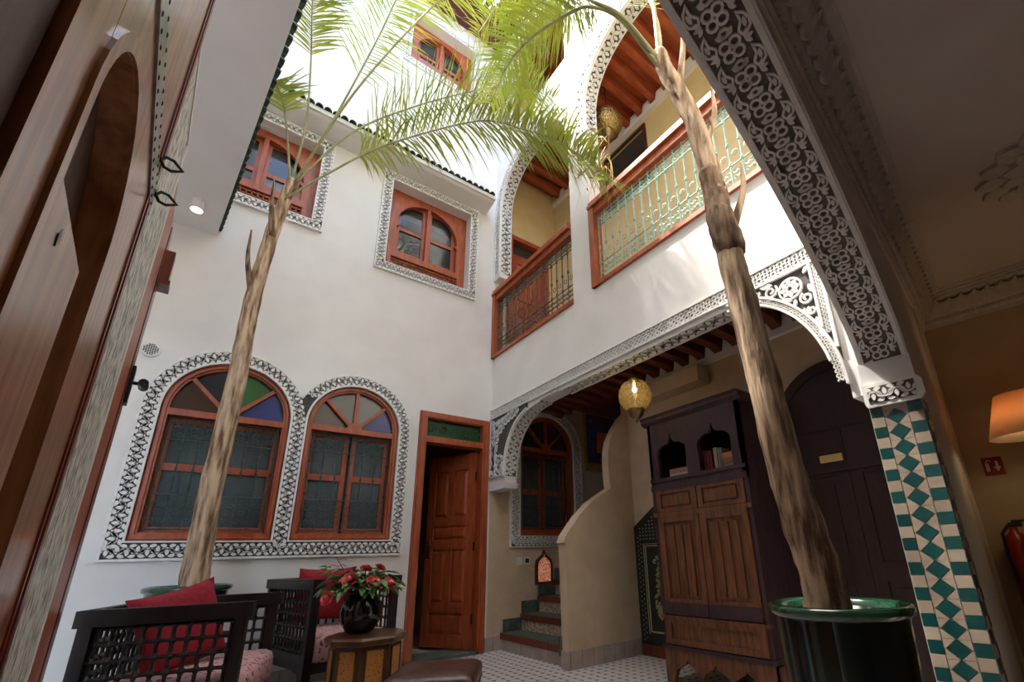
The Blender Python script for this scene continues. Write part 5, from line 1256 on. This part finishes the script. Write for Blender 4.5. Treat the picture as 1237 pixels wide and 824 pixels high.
build(loft([sq_ring(.205, .03, .30), sq_ring(.225, .035, .315), sq_ring(.230, .035, .355), sq_ring(.224, .035, .38), sq_ring(.20, .04, .398), sq_ring(.12, .04, .412), sq_ring(.04, .02, .416)]), 'leather_cushion', 'leather', pf, smooth=True)
mb = MB(); mb.tube(sq_ring(.227, .035, .317), .006, 6, closed=True); build(mb, 'piping', 'leather', pf, smooth=True)
sm = MB(); sm.lathe([(.006, 0), (.005, .004), (.001, .006)], 6)
nm = mesh_of(sm, 'nail', 'brass_plain', True)
for (x, y, z) in sq_ring(.219, .03, .285, k=9):
    dv = Vector((x-1.12, y-2.62, 0)).normalized(); M = Matrix.Translation((x-1.12, y-2.62, z)) @ dv.to_track_quat('Z', 'Y').to_matrix().to_4x4(); inst(nm, 'nail', pf, M)
# ------------------------------------------------------------------ potted palms
def pot(c, R, H, label):
    o = empty('planter', (c[0], c[1], 0)); tag(o, label, 'planter')
    mb = MB(); mb.lathe([(R*.72, 0), (R*.74, .02), (R*.84, H*.4), (R*.865, H*.52), (R*.885, H*.53), (R*.885, H*.555), (R*.868, H*.565), (R*.91, H-.05), (R*.91, H-.03), (R*.80, H-.03), (R*.80, H-.09), (.02, H-.09)], 40, (c[0], c[1], 0)); build(mb, 'body', 'glaze', o, smooth=True)
    mb = MB(); mb.lathe([(R*.90, H-.045), (R*.98, H-.035), (R, H-.018), (R*.98, H-.004), (R*.92, H), (R*.86, H-.012), (R*.80, H-.05), (R*.79, H-.06)], 40, (c[0], c[1], 0))
    mb.f = mb.f[:-2]; build(mb, 'rim', 'glaze_rim', o, smooth=True)
    mb = MB(); mb.lathe([(R*.81, H-.07), (R*.79, H-.062), (R*.4, H-.05), (.02, H-.045)], 24, (c[0], c[1], 0)); build(mb, 'soil', 'soil', o)
    return o
pot((.0, 4.36), .255, .835, 'dark green glazed planter against the window wall')
pot((1.95, .84), .245, .75, 'large black green glazed planter by the tiled pillar')
def trunk_mesh(pts, r0_, r1_, rough, name, m, parent, flare=0):
    path = spline(pts, 8); m_ = len(path); N = 18; mb = MB(); vs = []; prev = None
    rnd = random.Random(5); ph = [rnd.random()*6.28 for _ in range(6)]
    for i, p in enumerate(path):
        d = (path[min(i+1, m_-1)]-path[max(i-1, 0)]).normalized()
        a = d.orthogonal().normalized() if prev is None else (prev-d*prev.dot(d)).normalized(); prev = a; b = d.cross(a)
        f = i/(m_-1); r = r0_+(r1_-r0_)*f+flare*max(0, 1-f*9)**2
        for k in range(N):
            an = 2*PI*k/N; q = r*(1+rough*(.5*sin(3*an+ph[0]+i*.35)+.4*sin(5*an+ph[1]-i*.8)+.45*sin(i*1.9+ph[2]+2*an))*(.6+.4*rnd.random()))
            vs.append(p+(a*cos(an)+b*sin(an))*q)
    fs = [(i*N+k, i*N+(k+1) % N, (i+1)*N+(k+1) % N, (i+1)*N+k) for i in range(m_-1) for k in range(N)]+[tuple(range(N)), tuple(range((m_-1)*N, m_*N))]
    mb.add(vs, fs); return build(mb, name, m, parent, smooth=True)
def frond(parent, pts, seed, leaf='leaf', l0=.34, start=.25, n=62, droop=.42, r=.012, w=.0062, spread=1.0, keep=None):
    rnd = random.Random(seed); path = spline(pts, 8); m_ = len(path)
    mb = MB(); mb.tube(path, [r*(1-.8*i/(m_-1)) for i in range(m_)], 6); fr_ = build(mb, 'frond', 'rachis', parent, smooth=True)
    lf = MB()
    for k in range(n):
        f = start+(1-start)*(k+.5)/n; x = f*(m_-1); i = min(int(x), m_-2); p = path[i].lerp(path[i+1], x-i)
        d = (path[i+1]-path[i]).normalized(); side = d.cross(Vector((0, 0, 1)))
        side = side.normalized() if side.length > .05 else d.orthogonal().normalized()
        upv = side.cross(d).normalized()
        g = (f-start)/(1-start); ln = l0*(.45+.75*math.sin(PI*min(.15+g*.8, 1)))*(.8+.4*rnd.random())
        for sg in (-1, 1):
            dr = (d*rnd.uniform(.35, .75)+side*sg*spread*rnd.uniform(.75, 1.1)+upv*rnd.uniform(-.15, .55)).normalized()
            q = p.copy(); wv = w*(.8+.5*rnd.random()); seg = 4; s_ = dr.cross(upv).normalized(); ps_ = []
            dd_ = dr.copy()
            for t in range(seg+1):
                ww = wv*(.5, 1, .9, .6, .06)[t]
                ps_ += [q-s_*ww, q+s_*ww]; q = q+dd_*ln/seg; dd_ = (dd_+Vector((0, 0, -1))*droop*rnd.uniform(.5, 1.2)/seg*1.6).normalized()
            if keep: ps_ = [keep(q_) for q_ in ps_]
            lf.add(ps_, [(2*t, 2*t+1, 2*t+3, 2*t+2) for t in range(seg)])
    build(lf, 'leaflets', leaf, fr_, kind='stuff'); return fr_
def in_court(q):
    """leaflets bend along a wall, rail or eave they meet instead of passing through it"""
    q = Vector(q); q.x = min(q.x, 2.525); q.y = min(q.y, 4.76 if not 5.5 < q.z < 5.95 else 4.44)
    q.y = max(q.y, .77+.129*(q.x-2.6)+.04); q.x = max(q.x, .135-.1118*(q.y-.4)-.5)
    return q
p1 = empty('palm', (.0, 4.36, .78)); tag(p1, 'slender palm growing from the planter against the window wall', 'palm')
T1 = [(.02, 4.34, .76), (.01, 4.32, 1.33), (.01, 4.30, 1.89), (.02, 4.30, 2.5), (.01, 4.30, 3.1), (.04, 4.28, 3.7), (.09, 4.24, 4.16), (.115, 4.21, 4.4)]
trunk_mesh(T1, .082, .045, .10, 'trunk', 'bark', p1, .012)
for s0, pts, sd_ in ((0, [(.01, 4.28, 3.1), (-.08, 4.25, 3.45), (-.10, 4.25, 3.75)], 1), (1, [(.05, 4.24, 3.75), (.0, 4.2, 4.05), (-.02, 4.18, 4.3)], 2), (2, [(.03, 4.26, 3.9), (.10, 4.2, 4.2), (.16, 4.18, 4.45)], 3)):
    mb = MB(); mb.tube(spline(pts, 5), [.03*(1-.8*i/10) for i in range(11)], 6); build(mb, 'frond_stub', 'bark_dark', p1, smooth=True)
FR1 = [([(0.09, 4.2, 4.16), (0.39, 4.0, 4.49), (0.81, 3.8, 4.93), (1.54, 3.3, 5.29), (1.89, 2.95, 5.09), (2.10, 2.65, 4.79), (2.27, 2.4, 4.42), (2.31, 2.2, 4.05)], 'leaf', .46, .22, 210),
 ([(0.12, 4.2, 4.32), (0.52, 4.05, 5.12), (1.07, 3.8, 5.66), (1.63, 3.5, 6.02), (2.0, 3.2, 6.08), (2.25, 2.9, 5.73)], 'leaf', .46, .26, 110),
 ([(0.12, 4.2, 4.32), (0.35, 4.0, 5.17), (0.55, 3.6, 5.93), (0.63, 3.35, 6.28), (0.7, 3.1, 6.5), (0.86, 2.9, 6.75)], 'leaf', .48, .30, 80),
 ([(0.11, 4.2, 4.36), (0.13, 4.1, 5.0), (0.07, 3.9, 5.51), (0.0, 3.6, 5.72), (-0.04, 3.3, 5.74)], 'leaf', .31, .55, 46),
 ([(0.10, 4.2, 4.34), (0.02, 4.1, 4.70), (-0.06, 3.95, 4.92), (-0.13, 3.8, 4.95), (-.17, 3.7, 4.88)], 'leaf', .27, .45, 40),
 ([(0.12, 4.2, 4.32), (0.44, 3.6, 5.16), (0.9, 3.1, 6.1), (1.18, 2.8, 6.41), (1.48, 2.5, 6.0), (1.56, 2.35, 5.44)], 'leaf', .44, .40, 80)]
for k, (pts, m, l0, s0, n) in enumerate(FR1): frond(p1, pts, 20+k, m, l0, s0, n, w=.0085 if k == 0 else .0065, droop=.62 if k == 0 else .42, keep=in_court)
dry = MB(); rnd = random.Random(9)
for k in range(34):
    q = Vector((2.27+rnd.uniform(-.10, .08), 2.32+rnd.uniform(-.16, .22), 4.45+rnd.uniform(-.25, .15))); dv = Vector((rnd.uniform(-.6, .15), rnd.uniform(-.6, .6), -.2)).normalized(); ps_ = []
    for t in range(6):
        ww = .007*(1-t/5.2); ps_ += [q-Vector((0, ww, 0)), q+Vector((0, ww, 0))]; q = q+dv*.075; dv = (dv+Vector((rnd.uniform(-.15, .1), rnd.uniform(-.2, .2), -.55))).normalized()
    ps_ = [in_court(q_) for q_ in ps_]
    dry.add(ps_, [(2*t, 2*t+1, 2*t+3, 2*t+2) for t in range(5)])
build(dry, 'dry_leaf_tips', 'leaf_dry', p1, kind='stuff', label='drooping orange dry leaf tips')
p2 = empty('palm', (1.92, .84, .69)); tag(p2, 'tall leaning palm growing from the planter by the tiled pillar', 'palm')
T2 = [(1.88, .84, .68), (1.87, .845, .85), (1.83, .87, 1.15), (1.80, .9, 1.68), (1.78, .93, 2.15), (1.79, .97, 2.73), (1.76, 1.02, 3.26), (1.67, 1.08, 3.59), (1.64, 1.1, 3.75)]
trunk_mesh(T2[:6], .082, .056, .11, 'trunk', 'bark', p2, .0)
trunk_mesh([(1.79, .968, 2.68)]+T2[5:], .0575, .042, .11, 'upper_trunk', 'bark', p2, .0)
mb = MB(); mb.tube(spline([(1.79, .93, 2.30), (1.76, .95, 2.5), (1.785, .97, 2.7), (1.77, .98, 2.85)], 6), [.058, .070, .070, .074, .068, .07, .064, .068, .06, .064, .058, .062, .056, .06, .054, .058, .052, .055, .05], 12); build(mb, 'fibre_collar', 'bark_dark', p2, smooth=True)
for pts in ([(1.80, .92, 2.45), (1.86, .86, 2.68), (1.87, .85, 2.86)], [(1.76, .98, 3.0), (1.84, .93, 3.25), (1.86, .93, 3.5)], [(1.70, 1.05, 3.4), (1.75, 1.0, 3.8), (1.8, 1.0, 4.2)]):
    mb = MB(); mb.tube(spline(pts, 5), [.028*(1-.8*i/10) for i in range(11)], 6); build(mb, 'frond_stub', 'bark', p2, smooth=True)
FR2 = [([(1.64, 1.1, 3.63), (1.45, 1.2, 3.99), (1.35, 1.35, 4.2), (1.31, 1.5, 4.3), (1.17, 1.75, 4.24), (1.11, 1.95, 4.16), (1.07, 2.1, 3.94)], 'leaf', .24, .30, 100),
 ([(1.64, 1.1, 3.68), (1.72, 1.15, 4.38), (1.83, 1.3, 5.16), (1.61, 1.5, 5.41), (1.35, 1.8, 5.33), (1.14, 2.05, 5.06), (0.98, 2.2, 4.64)], 'leaf', .28, .40, 80),
 ([(1.66, 1.1, 3.72), (1.79, 1.18, 4.27), (1.88, 1.32, 4.97), (1.98, 1.5, 5.8)], 'leaf', .34, .45, 40),
 ([(1.64, 1.1, 3.68), (1.41, 1.15, 3.89), (1.29, 1.25, 4.04), (1.24, 1.4, 4.29), (1.13, 1.6, 4.34), (1.07, 1.8, 4.26)], 'leaf', .24, .45, 64)]
for k, (pts, m, l0, s0, n) in enumerate(FR2): frond(p2, pts, 40+k, m, l0, s0, int(n*1.5), r=.016, w=.0036, droop=.6, keep=in_court)
